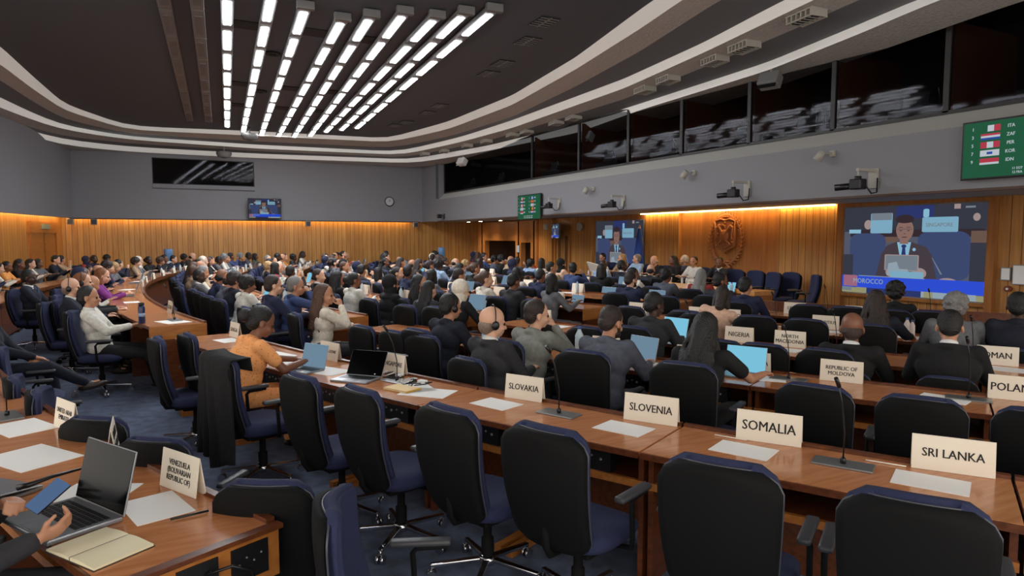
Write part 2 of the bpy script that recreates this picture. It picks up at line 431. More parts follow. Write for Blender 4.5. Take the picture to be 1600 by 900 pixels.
    if hs == 'long' and not crowd:
        r2 = random.Random(11)
        for i in range(22):
            a_ = math.radians(r2.uniform(-105, 105)); x0, y0 = 0.075 * math.sin(a_), -0.02 - 0.075 * math.cos(a_); q = Vector((x0, y0, 0.12)); ln = r2.uniform(0.30, 0.44); wx = r2.uniform(0.8, 1.9)
            for j in range(7):
                z = 0.12 - ln * (j + 1) / 7; sp = 1 + 0.55 * min(1, (j + 1) / 4)
                q2 = Vector((x0 * sp + 0.011 * math.sin(j * wx + i), y0 * (1 + 0.45 * min(1, (j + 1) / 4)) - 0.01 + 0.008 * math.cos(j * wx), z))
                add_cap(hr_, q, q2, 0.017, 0.016 if j < 6 else 0.006, 1); q = q2
    if hs == 'bob':
        for s in (-1, 1): add_cap(hr_, (0.06 * s, -0.02, 0.1), (0.068 * s, -0.01, -0.01), 0.036, 0.032)
        add_cap(hr_, (0, -0.065, 0.1), (0, -0.075, -0.02), 0.062, 0.055)
    if hs == 'bun':
        add_ell(hr_, (0, -0.135, 0.11), (0.055, 0.05, 0.055))
    if hs == 'curly':
        r2 = random.Random(3)
        for i in range(60):
            d = Vector((r2.uniform(-1, 1), r2.uniform(-1, 0.35), r2.uniform(-0.4, 1))).normalized()
            add_ell(hr_, Vector((0, -0.03, 0.125)) + Vector((d.x * 0.088, d.y * 0.1, d.z * 0.098)), (0.022,) * 3, None, 2)
    if hs == 'fringe':
        add_ell(hr_, (0, -0.034, 0.072), (0.0785, 0.075, 0.046)); add_ell(hr_, (0, -0.050, 0.066), (0.064, 0.058, 0.062))
    if hs == 'scarf':
        add_ell(hr_, (0, -0.032, 0.128), (0.096, 0.106, 0.108)); add_ell(hr_, (0, -0.015, 0.02), (0.092, 0.09, 0.095)); add_ell(hr_, (0, -0.03, -0.075), (0.13, 0.11, 0.07))
    if g('beard'):
        add_ell(hr_, (0, 0.047, 0.02), (0.057, 0.048, 0.036)); 
        for s in (-1, 1): add_cap(hr_, (0.056 * s, 0.02, 0.07), (0.05 * s, 0.045, 0.03), 0.016, 0.016)
    if hs != 'scarf' and not crowd:
        for s in (-1, 1): add_cap(hr_, (0.014 * s, 0.089, 0.113), (0.045 * s, 0.078, 0.113), 0.0045, 0.004)
    xf(hr_, 0, HM)
    r = {}
    r['body'] = remesh(acc, voxel * 0.8, 2, 'body'); r['top'] = remesh(top, voxel, 3, 'jacket'); r['trs'] = remesh(trs, voxel * 1.4, 2, 'trousers')
    r['sho'] = remesh(sho, voxel, 1, 'shoe'); r['sho2'] = remesh(sho2, voxel, 1, 'shoe')
    if hr_[0]: r['hair'] = remesh(hr_, voxel * (0.7 if hs != 'bald' else 1), 1, 'hair')
    r['HM'] = HM; r['T'] = T
    if not crowd:
        bm = bmesh.new()
        for s in (-1, 1):
            t = bmesh.new(); bmesh.ops.create_uvsphere(t, u_segments=10, v_segments=8, radius=0.011)
            for v in t.verts: v.co = HM @ (v.co + Vector((0.031 * s, 0.081, 0.092)))
            mm = bpy.data.meshes.new('t'); t.to_mesh(mm); bm.from_mesh(mm); t.free(); bpy.data.meshes.remove(mm)
        r['eye'] = to_me(bm, 'eyes', True)
    if g('collar'):
        bm = bmesh.new()
        axis = (N1 - N0).normalized(); u = axis.orthogonal().normalized(); w = axis.cross(u)
        rings = []
        for dz, rr in ((0.01, 0.070), (0.058, 0.0605), (0.060, 0.056), (0.01, 0.060)):
            rings.append([bm.verts.new(N0 + axis * dz * 1.0 + (u * math.cos(2 * PI * i / 24) + w * math.sin(2 * PI * i / 24)) * rr) for i in range(24)])
        for a, b in zip(rings, rings[1:] + rings[:1]):
            for i in range(24): bm.faces.new((a[i], a[(i + 1) % 24], b[(i + 1) % 24], b[i]))
        r['collar'] = to_me(bm, 'collar', True)
    if g('tie'):
        bm = bmesh.new()
        def fr(x, z, d): return tp(x, 0.105 + d + 0.03 * (1 - abs(z - 0.28) / 0.2) * 0.6, z)
        f = [fr(-0.055, 0.45, -0.035), fr(0.055, 0.45, -0.035), fr(0.012, 0.22, 0.022), fr(-0.012, 0.22, 0.022)]
        quad(bm, f[0], f[3], f[2], f[1]); back = [v - rotT @ Vector((0, 0.03, 0)) for v in f]
        quad(bm, back[0], back[1], back[2], back[3])
        for i in range(4): quad(bm, f[i], f[(i + 1) % 4], back[(i + 1) % 4], back[i])
        fixn(bm); r['front'] = to_me(bm, 'shirt_front')
        bm = bmesh.new(); bx(bm, fr(0, 0.34, 0.012), (0.034, 0.01, 0.19), rotT, 0, 0.003); bx(bm, fr(0, 0.442, -0.02), (0.034, 0.02, 0.026), rotT, 0, 0.005)
        r['tie'] = to_me(bm, 'tie')
    return r

def put_person(R, loc, rz, label, skin=1, hair='black', top='navy', trs=None, group=None, topname='jacket', scale=1.0, topmat=None, trsmat=None):
    root = empty('person', loc, rz, label, 'person', group)
    root.scale = (scale,) * 3
    def part(name, key, m):
        if key not in R: return None
        me = R[key]
        if not me.materials: me.materials.append(m)
        o = bpy.data.objects.new(name, me); COL.objects.link(o); o.parent = root
        o.material_slots[0].link = 'OBJECT'; o.material_slots[0].material = m
        return o
    part('body', 'body', SKIN[skin]); part(topname, 'top', topmat or CLOTH[top])
    part('trousers', 'trs', trsmat or CLOTH[trs or (top if top in ('navy', 'black', 'charcoal', 'grey', 'darknavy', 'greyblue') else 'charcoal')])
    part('shoe', 'sho', M_shoe); part('shoe', 'sho2', M_shoe)
    part('headscarf' if hair.startswith('scarf_') else 'hair', 'hair', CLOTH[hair[6:]] if hair.startswith('scarf_') else HAIR[hair])
    part('eyes', 'eye', M_eye); part('shirt_collar', 'collar', M_shirt); part('shirt_front', 'front', M_shirt); part('tie', 'tie', M_tie)
    return root
def headset(R, loc, rz, label, scale=1.0):
    HM = R['HM']
    root = empty('headphones', loc, rz, label, 'headphones'); root.scale = (scale,) * 3
    bm = bmesh.new()
    pts = [HM @ Vector((math.sin(a) * 0.094, -0.012, 0.118 + math.cos(a) * 0.112)) for a in [math.radians(d) for d in range(-105, 106, 15)]]
    tube(bm, pts, 0.005, 8); link('headband', to_me(bm, 'headband'), M_plast, root)
    for s in (-1, 1):
        acc = ([], []); add_ell(acc, (0.098 * s, -0.01, 0.084), (0.014, 0.030, 0.034)); xf(acc, 0, HM)
        me = bpy.data.meshes.new('ear_cup'); me.from_pydata([tuple(v) for v in acc[0]], [], acc[1])
        for p in me.polygons: p.use_smooth = True
        link('ear_cup', me, M_plast, root)
    return root

# ------------------------------------------------------------------ chairs
def chair_meshes():
    """faces +Y; origin on the floor under the seat centre"""
    D = {}
    def sheet(y0, off, th, inset, mi=0, bm=None, zb=0.40, zt=0.985, zr=0.0):
        # rounded shell: grid over u (x) and v (height), thickness
        bm = bm or bmesh.new(); nu, nv = 14, 16
        def shape(u, v, side):
            z = zb + (zt - zb) * v
            hw = (0.203 + 0.033 * math.sin(min(1, v * 1.15) * PI / 2)) - inset
            if v > 0.86: hw -= 0.075 * ((v - 0.86) / 0.14) ** 2.2
            if v < 0.12: hw -= 0.05 * ((0.12 - v) / 0.12) ** 2
            x = u * hw
            zz = z - 0.012 * u * u * (v > 0.8)
            y = y0 - 0.13 * v - 0.035 * math.sin(v * PI) + 0.055 * u * u * (0.4 + 0.6 * v)
            return Vector((x, y + off + side * th * (1 - 0.25 * abs(u) ** 4), zz))
        for side in (0, 1):
            gr = [[bm.verts.new(shape(-1 + 2 * i / nu, j / nv, side)) for i in range(nu + 1)] for j in range(nv + 1)]
            for j in range(nv):
                for i in range(nu):
                    f = bm.faces.new((gr[j][i], gr[j][i + 1], gr[j + 1][i + 1], gr[j + 1][i])); f.material_index = mi; f.smooth = True
            if side == 0: g0 = gr
            else: g1 = gr
        def rim(gr): return [gr[0][i] for i in range(nu)] + [gr[j][nu] for j in range(nv)] + [gr[nv][i] for i in range(nu, 0, -1)] + [gr[j][0] for j in range(nv, 0, -1)]
        a, b = rim(g0), rim(g1)
        for i in range(len(a)):
            f = bm.faces.new((a[i], a[(i + 1) % len(a)], b[(i + 1) % len(b)], b[i])); f.smooth = True; f.material_index = mi
        outer = [v.co.copy() for v in a]
        fixn(bm)
        return bm, outer
    bm, rim = sheet(-0.20, -0.035, 0.04, 0.0); D['shell'] = to_me(bm, 'backrest_shell', False)
    b2, _ = sheet(-0.20, 0.004, 0.065, 0.012, zt=1.003, zb=0.43); bmesh.ops.bevel(b2, geom=[e for e in b2.edges if e.calc_face_angle(0) > 1.0], offset=0.015, segments=2, affect='EDGES'); D['cushion'] = to_me(b2, 'backrest_cushion', True)
    b3 = bmesh.new(); rr = rim[::1] + rim[:1]; rr = [v + Vector((0, 0.038, 0)) for v in rr]
    tube(b3, rr, 0.005, 5); D['piping'] = to_me(b3, 'piping', True)
    # seat
    t = bmesh.new(); nu = 16
    prof = [(0.40, 0.86), (0.415, 0.96), (0.44, 1.0), (0.47, 0.985), (0.487, 0.93), (0.494, 0.6), (0.488, 0.0)]
    def sq(a, s):
        c, q = math.cos(a), math.sin(a); e = 0.55
        x = 0.255 * s * math.copysign(abs(c) ** e, c); y = 0.245 * s * math.copysign(abs(q) ** e, q)
        return x, y + 0.01
    rings = []
    for z, s in prof[:-1]:
        ring = []
        for i in range(32):
            x, y = sq(2 * PI * i / 32, s); dz = -0.03 * max(0, (y - 0.12) / 0.13) if z > 0.45 else 0
            ring.append(t.verts.new((x, y, z + dz)))
        rings.append(ring)
    for a, b in zip(rings, rings[1:]):
        for i in range(32): t.faces.new((a[i], a[(i + 1) % 32], b[(i + 1) % 32], b[i])).smooth = True
    t.faces.new(rings[-1]).smooth = True; t.faces.new(rings[0][::-1])
    D['seat'] = to_me(t, 'seat')
    b = bmesh.new(); bx(b, (0, 0.0, 0.388), (0.36, 0.36, 0.03), bev=0.01); bx(b, (0, 0, 0.36), (0.16, 0.22, 0.05), bev=0.01)
    tube(b, [(0, -0.1, 0.365), (0, -0.235, 0.375), (0, -0.26, 0.42), (0, -0.265, 0.52)], 0.02, 8); D['pan'] = to_me(b, 'seat_pan')
    b = bmesh.new(); lathe(b, [(0.032, 0.10), (0.034, 0.12), (0.034, 0.22), (0.024, 0.225), (0.022, 0.36)], n=14); D['post'] = to_me(b, 'gas_post')
    b = bmesh.new(); lathe(b, [(0.045, 0.075), (0.05, 0.085), (0.05, 0.115), (0.035, 0.125)], n=16)
    for i in range(5):
        a = 2 * PI * i / 5 + 0.3; c, s = math.cos(a), math.sin(a)
        q = Matrix.Rotation(a, 3, 'Z')
        t = bmesh.new(); bx(t, (0.17, 0, 0.1), (0.28, 0.036, 0.024), bev=0.006)
        for v in t.verts: v.co = q @ Vector((v.co.x, v.co.y * (1.15 - v.co.x * 1.2), v.co.z - 0.02 * (v.co.x - 0.04) / 0.27))
        mm = bpy.data.meshes.new('t'); t.to_mesh(mm); b.from_mesh(mm); bpy.data.meshes.remove(mm); t.free()
        tube(b, [(0.305 * c, 0.305 * s, 0.085), (0.305 * c, 0.305 * s, 0.045)], 0.009, 8)
    D['star'] = to_me(b, 'star_base')
    D['castors'] = []
    for i in range(5):
        a = 2 * PI * i / 5 + 0.3; b = bmesh.new(); c = Vector((0.305 * math.cos(a), 0.305 * math.sin(a), 0.028))
        tv = Vector((-math.sin(a), math.cos(a), 0))
        for s in (-1, 1): tube(b, [c + tv * s * 0.006, c + tv * s * 0.024], 0.028, 14)
        D['castors'].append(to_me(b, 'castor'))
    for s, nm in ((-1, 'arm_l'), (1, 'arm_r')):
        b = bmesh.new(); x = 0.285 * s
        tube(b, [(0.2 * s, 0.02, 0.39), (x, 0.02, 0.40), (x + .012 * s, 0.01, 0.45), (x + .012 * s, -0.0, 0.61), (x, 0.02, 0.635), (x, 0.15, 0.64)], 0.013, 8)
        D[nm] = to_me(b, 'arm_frame')
        b = bmesh.new(); bx(b, (x, 0.035, 0.662), (0.055, 0.27, 0.03), bev=0.012); D[nm + 'p'] = to_me(b, 'arm_pad', True)
    return D
CD = chair_meshes()
def near_chair():
    r = empty('office_chair', (0, -50, 0)); k = [];
    def P(n, key, m, par=r):
        o = link(n, CD[key] if isinstance(key, str) else key, m, par); KIDS.setdefault(par, []).append(o); KIDS.setdefault(o, []); return o
    KIDS[r] = []
    P('seat', 'seat', M_navy); bk = P('backrest', 'cushion', M_navy); P('piping', 'piping', M_pipe, bk); P('backrest_shell', 'shell', M_black)
    P('seat_pan', 'pan', M_black); P('post', 'post', M_black); st = P('star_base', 'star', M_chrome)
    for c in CD['castors']: P('castor', c, M_chrome, st)
    for s in ('arm_l', 'arm_r'):
        a = P('armrest', s, M_black); P('arm_pad', s + 'p', M_pad, a)
    return r
def plain_far_chair():
    bm = bmesh.new(); mats = [M_navy, M_black, M_pad]
    def addm(me, mi):
        n = len(bm.faces); bm.from_mesh(me); bm.faces.ensure_lookup_table()
        for f in bm.faces[n:]: f.material_index = mi
    for kname, mi in (('seat', 0), ('cushion', 0), ('shell', 1), ('pan', 1), ('post', 1), ('star', 2), ('arm_l', 1), ('arm_r', 1), ('arm_lp', 2), ('arm_rp', 2)): addm(CD[kname], mi)
    for cc in CD['castors']: addm(cc, 1)
    me = to_me(bm, 'far_office_chair')
    for m in mats: me.materials.append(m)
    return me
CH0 = near_chair(); CH0_used = []
FARCH = plain_far_chair()
def chair(loc, rz, label, group=None, near=True, cat='chair', sc=1.0):
    if near:
        if not CH0_used: o = CH0; CH0_used.append(1)
        else: o = copy_tree(CH0)
    else:
        o = bpy.data.objects.new('office_chair', FARCH); COL.objects.link(o)
    o.location = loc; o.rotation_euler = (0, 0, rz); o.scale = (sc,) * 3
    if 'label' in o: del o['label']
    return tag(o, label, cat, group)
def faceC(th, off=0.0):      # rotation so that +Y of the object looks at the centre of the row circles
    return math.radians(th - 90 + off)

# ------------------------------------------------------------------ room shell
def boxobj(name, c, s, m, parent=None, bev=0.0, structure=False):
    bm = bmesh.new(); bx(bm, (0, 0, 0), s, bev=bev); o = link(name, to_me(bm), m, parent, c)
    if structure: o['kind'] = 'structure'
    return o
WX = 12.0; FX = 9.7; YF = 27.0; ZS = 2.5
bm = bmesh.new(); quad(bm, (-9, -4, 0), (13, -4, 0), (13, 28.5, 0), (-9, 28.5, 0)); struct('floor', to_me(bm), M_carpet)
LW = [(-2.9, YF), (-4.2, 20.0), (-6.2, 9.5)]     # left wall plan
def wallquad(bm, a, b, z0, z1, mi=0): quad(bm, (a[0], a[1], z0), (b[0], b[1], z0), (b[0], b[1], z1), (a[0], a[1], z1), mi)
# grey upper walls (a slab with a lip over the timber)
def slabwall(bm, a, b, z0, z1, th):
    a = Vector((*a, 0)); b = Vector((*b, 0)); d = (b - a).normalized(); n = Vector((-d.y, d.x, 0)) * th
    pts = [a, b, b + n, a + n]
    lo = [bm.verts.new(p + Vector((0, 0, z0))) for p in pts]; hi = [bm.verts.new(p + Vector((0, 0, z1))) for p in pts]
    bm.faces.new(lo[::-1]); bm.faces.new(hi)
    for i in range(4): bm.faces.new((lo[i], lo[(i + 1) % 4], hi[(i + 1) % 4], hi[i]))
    fixn(bm)
XO = WX + 0.3
bm = bmesh.new()          # far grey wall with the opening of the dark booth window
slabwall(bm, (FX + 0.1, YF), (3.0, YF), ZS, 5.3, -0.12); slabwall(bm, (3.0, YF), (-0.38, YF), ZS, 3.74, -0.12)
slabwall(bm, (3.0, YF), (-0.38, YF), 4.66, 5.3, -0.12); slabwall(bm, (-0.38, YF), (-2.9, YF), ZS, 5.3, -0.12)
quad(bm, (-0.38, YF, 3.74), (3.0, YF, 3.74), (3.0, YF - 0.07, 3.60), (-0.38, YF - 0.07, 3.60))
quad(bm, (-0.38, YF - 0.07, 3.60), (3.0, YF - 0.07, 3.60), (3.0, YF, 3.56), (-0.38, YF, 3.56))
struct('wall_far', to_me(bm), M_grey)
bm = bmesh.new(); slabwall(bm, LW[0], LW[1], ZS, 5.3, 0.12); slabwall(bm, LW[1], LW[2], ZS, 5.3, 0.12); struct('wall_left', to_me(bm), M_grey)
bm = bmesh.new(); bx(bm, (5, YF + 0.40, 1.35), (18, 0.1, 2.7)); struct('wall_far_timber', to_me(bm), M_slat)
def left_pt(t, off):   # t metres along the left wall from the far corner
    a = Vector((*LW[0], 0)); b = Vector((*LW[1], 0)); L1 = (b - a).length
    if t > L1: a = b; b = Vector((*LW[2], 0)); t -= L1
    d = (b - a).normalized(); return a + d * t + Vector((d.y, -d.x, 0)) * off * -1
bm = bmesh.new(); slabwall(bm, (LW[0][0] - 0.35, LW[0][1] + 0.4), (LW[1][0] - 0.35, LW[1][1]), 0, 2.7, 0.1); slabwall(bm, (LW[1][0] - 0.35, LW[1][1]), (LW[2][0] - 0.35, LW[2][1]), 0, 2.7, 0.1)
struct('wall_left_timber', to_me(bm), M_slaty)
bm = bmesh.new()
bx(bm, (3.3, YF - 0.0, ZS - 0.012), (12.4, 0.02, 0.035)); bx(bm, (-4.6, 18, ZS + 0.20), (0.02, 0.02, 0.02)); struct('trim_1', to_me(bm), mat('dark_reveal', (70, 44, 34), 0.7))
# right-hand (podium side) fascia, ledge, soffit
bm = bmesh.new()
quad(bm, (FX, -3, ZS), (FX, 25.4, ZS), (FX, 25.4, 3.36), (FX, -3, 3.36))
quad(bm, (FX, 25.4, ZS), (FX - 0.1, YF, ZS), (FX - 0.1, YF, 5.2), (FX, 25.4, 5.2))
quad(bm, (FX, -3, 3.36), (FX, 25.4, 3.36), (FX + .25, 25.4, 3.60), (FX + .25, -3, 3.60), 1)
quad(bm, (FX + .25, 25.4, 3.60), (FX + .02, 25.4, 3.4), (FX + .02, 25.4, 5.2), (FX + .25, 25.4, 5.2))
quad(bm, (FX, -3, ZS), (FX, YF, ZS), (XO, YF + .1, ZS + .02), (XO, -3, ZS + .02), 1)
me = to_me(bm); struct('wall_right_fascia', me, [M_grey, M_ledge])
bm = bmesh.new(); bx(bm, (FX + 0.02, 11.2, ZS - 0.012), (0.08, 28.4, 0.035)); struct('trim_2', to_me(bm), mat('brown_soffit_edge', (84, 60, 48), 0.6))

# timber wall on the podium side, in sections along Y
def wsec(y0, y1, x, m, z0=0.0, z1=2.52, name='wall_right'):
    bm = bmesh.new(); bx(bm, (0, 0, 0), (0.2, y1 - y0, z1 - z0)); return struct(name, to_me(bm), m, (x + 0.10, (y0 + y1) / 2, (z0 + z1) / 2))
wsec(-3, 6.05, WX, M_slaty); wsec(6.05, 9.10, WX + 0.02, M_slaty); wsec(9.10, 10.55, WX, M_slaty)
wsec(10.55, 13.80, WX + 0.10, M_emb_w, name='wall_right_emblem_panel'); wsec(13.80, 15.20, WX, M_slaty)
wsec(15.20, 17.8, WX + 0.06, M_emb_w); wsec(17.8, 19.0, WX - 0.05, M_slaty); wsec(19.0, 20.2, WX + 0.02, M_emb_w); wsec(20.2, 21.1, WX - 0.1, M_slaty)
# booth block with two openings
bxm = M_pod
wsec(21.1, 21.55, WX - 0.2, bxm); wsec(21.55, 22.3, WX - 0.2, bxm, 1.66, 2.52); wsec(22.3, 22.75, WX - 0.2, bxm); wsec(22.75, 25.5, WX - 0.2, bxm, 1.72, 2.52); wsec(22.75, 25.5, WX - 0.2, bxm, 0, 0.86); wsec(25.5, 26.2, WX - 0.2, bxm)
wsec(26.2, 27.4, WX - 0.05, M_slaty); wsec(21.1, 26.2, WX + 1.0, mat('dark_booth_wall', (92, 62, 40), 0.7))
bm = bmesh.new(); bx(bm, (WX + 0.4, 25.8, 1.2), (1.2, 0.1, 2.5)); bx(bm, (WX + 0.4, 22.5, 1.2), (1.2, 0.1, 2.5)); bx(bm, (WX + 0.4, 21.3, 1.2), (1.2, 0.1, 2.5)); bx(bm, (WX + .4, 23.6, 2.5), (1.3, 5, .06)); struct('wall_right_booth_sides', to_me(bm), MATS['dark_booth_wall'])
boxobj('trim_3', (WX - 0.22, 24.1, 0.88), (0.2, 2.8, 0.05), M_pod, structure=True)
# door on the podium side: frame with two tall leaves
d = empty('door_1', (WX + 0.0, 19.55, 0)); d['kind'] = 'structure'
for y in (-0.48, 0.48): boxobj('door_frame', (-0.05, y, 1.05), (0.08, 0.07, 2.1), M_apron, d)
boxobj('door_frame', (-0.05, 0, 2.06), (0.08, 1.0, 0.07), M_apron, d)
for y in (-0.22, 0.22):
    l = boxobj('door_leaf', (-0.02, y, 1.0), (0.05, 0.42, 2.0), M_slaty, d); boxobj('door_window', (-0.035, y, 1.05), (0.03, 0.18, 1.7), mat('dark_door_strip', (92, 58, 34), 0.4), d)
# far left door in the left wall, with exit box above
a = at_y(66, 380, 24.3); dl = (Vector((*LW[1], 0)) - Vector((*LW[0], 0))).normalized()
def on_left(px, z):
    # hit the left timber plane in image column px
    p0 = Vector((LW[0][0] - 0.24, LW[0][1] + 0.4, 0)); r = ray(px, 380)
    n = Vector((-dl.y, dl.x, 0)); o = Vector((0, 0, 0)); t = (p0 - o).dot(n) / Vector((r.x, r.y, 0)).dot(n)
    return Vector((r.x * t, r.y * t, z))
p0 = on_left(66, 0); angl = math.atan2(dl.y, dl.x)
d = empty('door_2', p0, angl + PI); d['kind'] = 'structure'   # local +X runs along the wall
wdoor = (on_left(86, 0) - on_left(46, 0)).length
boxobj('door_frame', (-wdoor / 2, 0.0, 1.0), (0.12, 0.16, 2.0), M_apron, d); boxobj('door_frame', (wdoor / 2, 0.0, 1.0), (0.12, 0.16, 2.0), M_apron, d)
boxobj('door_header', (0, 0.0, 2.16), (wdoor + 0.24, 0.18, 0.34), M_apron, d)
for s in (-1, 1):
    boxobj('door_leaf', (s * wdoor * 0.235, -0.03, 1.0), (wdoor * 0.42, 0.06, 2.0), M_apron, d)
    boxobj('door_gap', (s * wdoor * 0.235, 0.0, 1.0), (wdoor * 0.10, 0.05, 1.9), mat('dark_red_reveal', (80, 38, 24), 0.5), d)
e = empty('exit_sign', p0 + Vector((0.12, 0, 2.19)), angl + PI / 2 + PI / 2, 'small exit sign above the timber door at the far left', 'sign')
boxobj('sign_box', (0, 0, 0), (0.55, 0.06, 0.15), mat('pale_sign_face', (150, 158, 140), 0.5), e)
t = link('lettering', text_me('EXIT', 0.13), M_white, e, (0, 0.035, 0)); t.rotation_euler = (PI / 2, 0, PI)

# ------------------------------------------------------------------ ceiling: three stepped rings, traced as plan curves at their own heights
RINGS = [  # (z, left to right pixel points)
 ('rough3_low', 4.75, [(0, 215), (50, 227), (100, 237), (200, 245), (400, 253), (655, 262), (760, 247), (900, 224), (1060, 180), (1220, 133), (1350, 88), (1600, 0)]),
 ('white3_low', 4.80, [(0, 200), (50, 213), (100, 227), (200, 237), (400, 247), (648, 255), (760, 236), (900, 208), (1000, 172), (1200, 110), (1350, 50), (1465, 0)]),
 ('white3_up', 4.94, [(0, 188), (50, 205), (100, 218), (200, 229), (400, 240), (640, 249), (760, 228), (900, 194), (1000, 162), (1200, 97), (1350, 35), (1430, 0)]),
 ('rough2_low', 5.00, [(0, 183), (50, 200), (100, 213), (200, 224), (400, 236), (633, 246), (760, 221), (900, 178), (975, 155), (1100, 105), (1250, 42), (1340, 0)]),
 ('white2_low', 5.03, [(0, 168), (50, 187), (100, 203), (200, 218), (400, 232), (628, 242), (720, 222), (800, 200), (975, 138), (1100, 82), (1250, 10), (1270, 0)]),
 ('white2_up', 5.16, [(0, 152), (50, 176), (100, 196), (200, 213), (400, 226), (622, 237), (720, 214), (800, 188), (975, 123), (1100, 66), (1225, 0), (1226, -1)]),
 ('rough1_low', 5.22, [(0, 125), (50, 158), (100, 186), (200, 209), (400, 221), (614, 231), (700, 214), (800, 183), (900, 135), (1000, 80), (1100, 16), (1125, 0)]),
 ('white1_low', 5.25, [(0, 100), (50, 138), (100, 172), (200, 203), (400, 212), (610, 222), (700, 202), (800, 164), (900, 108), (1000, 45), (1050, 11), (1065, 0)]),
 ('white1_up', 5.38, [(0, 72), (50, 118), (100, 162), (200, 197), (400, 205), (606, 216), (700, 190), (800, 149), (900, 89), (1000, 15), (1018, 2), (1020, 0)]),
]
CC = Vector((3.2, 12.0, 0))
def ring_pts(z, pts):
    w = [at_z(px, py, z) for px, py in pts]
    # run on past both sides of the frame
    w = [w[0] + Vector((-0.17, -1, 0)) * 24] + w + [w[-1] + Vector((-0.10, -1, 0)) * 14]
    return w
def resample(w, n=120):
    # parametrise by polar angle about CC so that rings match up
    ang = []
    for p in w:
        v = p - CC; ang.append(math.atan2(v.x, v.y))
    out = []
    lo, hi = -2.5, 2.8
    for i in range(n + 1):
        t = lo + (hi - lo) * i / n
        if t <= ang[0]: a, b = 0, 1
        elif t >= ang[-1]: a, b = len(w) - 2, len(w) - 1
        else:
            a = max(k for k in range(len(ang) - 1) if ang[k] <= t); b = a + 1
        # intersect ray at angle t with segment line
        d = Vector((math.sin(t), math.cos(t), 0)); p = w[a] - CC; e = w[b] - w[a]
        den = d.x * e.y - d.y * e.x
        s = (p.x * e.y - p.y * e.x) / den if abs(den) > 1e-5 else 10
        s = max(1.0, min(s, 24))
        out.append(Vector((CC.x + d.x * s, CC.y + d.y * s, w[0].z)))
    return out
RP = []
for nm, z, pts in RINGS:
    q = resample(ring_pts(z, pts))
    for _ in range(1):
        q = [q[0]] + [(q[i - 1] + q[i] * 2 + q[i + 1]) / 4 for i in range(1, len(q) - 1)] + [q[-1]]
    RP.append(q)
def loft(name, a, b, m):
    bm = bmesh.new(); va = [bm.verts.new(p) for p in a]; vb = [bm.verts.new(p) for p in b]
    for i in range(len(a) - 1): bm.faces.new((va[i], va[i + 1], vb[i + 1], vb[i])).smooth = True
    return struct(name, to_me(bm), m)
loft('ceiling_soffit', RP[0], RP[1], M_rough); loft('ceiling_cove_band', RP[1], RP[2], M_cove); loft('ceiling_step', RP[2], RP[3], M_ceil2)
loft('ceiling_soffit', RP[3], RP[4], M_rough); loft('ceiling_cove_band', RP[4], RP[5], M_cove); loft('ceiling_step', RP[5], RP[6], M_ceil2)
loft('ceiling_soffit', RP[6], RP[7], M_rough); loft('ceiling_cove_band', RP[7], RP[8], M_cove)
bm = bmesh.new(); ZC = 5.38
vs = [bm.verts.new(p) for p in RP[8]]
cv = bm.verts.new((CC.x, CC.y, ZC))
for i in range(len(vs) - 1): bm.faces.new((vs[i], vs[i + 1], cv))
bm.faces.new((vs[-1], vs[0], cv))
struct('ceiling', to_me(bm), M_ceil)
bm = bmesh.new(); quad(bm, (-9, -3, 5.6), (13.5, -3, 5.6), (13.5, 28, 5.6), (-9, 28, 5.6)); struct('ceiling_slab', to_me(bm), M_ceil)

# ceiling light rows: nine lit, two unlit
M_panel = glow('lit_ceiling_panel', (232, 236, 240), PANEL_E)
M_lampbody = mat('grey_luminaire_body', (120, 120, 120), 0.6)
SD = Vector((math.sin(math.radians(4.1)), math.cos(math.radians(4.1)), 0))
ZL = 5.26
pm = bmesh.new(); bx(pm, (0, 0, 0), (0.11, 1.15, 0.012)); PANEL_ME = to_me(pm)
bm_ = bmesh.new(); bx(bm_, (0, 0, 0), (0.19, 1.5, 0.07), bev=0.008); BODY_ME = to_me(bm_)
names9 = ['leftmost', 'second', 'third', 'fourth', 'middle', 'sixth', 'seventh', 'eighth', 'rightmost']
ends = [(355, 200, 355, -560), (380, 207, 541, -560), (408, 213, 477, 14), (433, 218, 535, 32), (458, 217, 580, 27), (484, 214, 632, 22), (508, 208, 682, 28), (532, 205, 727, 22), (556, 202, 771, 18)]
for k, (fx, fy, nx, ny) in enumerate(ends):
    far = at_z(fx, fy, ZL); near = at_z(nx, ny, ZL)
    dn = (far - near); n = max(1, int(round(dn.length / 1.5)))
    extra = 0
    root = empty('strip_light', near, math.atan2(-dn.x, dn.y), '%s of the nine lit ceiling strip lights, with bright white panels' % names9[k], 'ceiling light', 'nine lit strip lights radiating across the ceiling')
    for i in range(n):
        y = (i + 0.5) * dn.length / n
        b = link('luminaire_body', BODY_ME, M_lampbody if not BODY_ME.materials else None, root, (0, y, 0.045))
        link('light_panel', PANEL_ME, M_panel if not PANEL_ME.materials else None, root, (0, y, 0.003))
    lampbar = bmesh.new(); bx(lampbar, (0, -0.04, 0.04), (0.26, 0.1, 0.12), bev=0.01); link('end_cap', to_me(lampbar), M_lampbody, root)
UP = mat('unlit_panel', (104, 104, 104), 0.6)
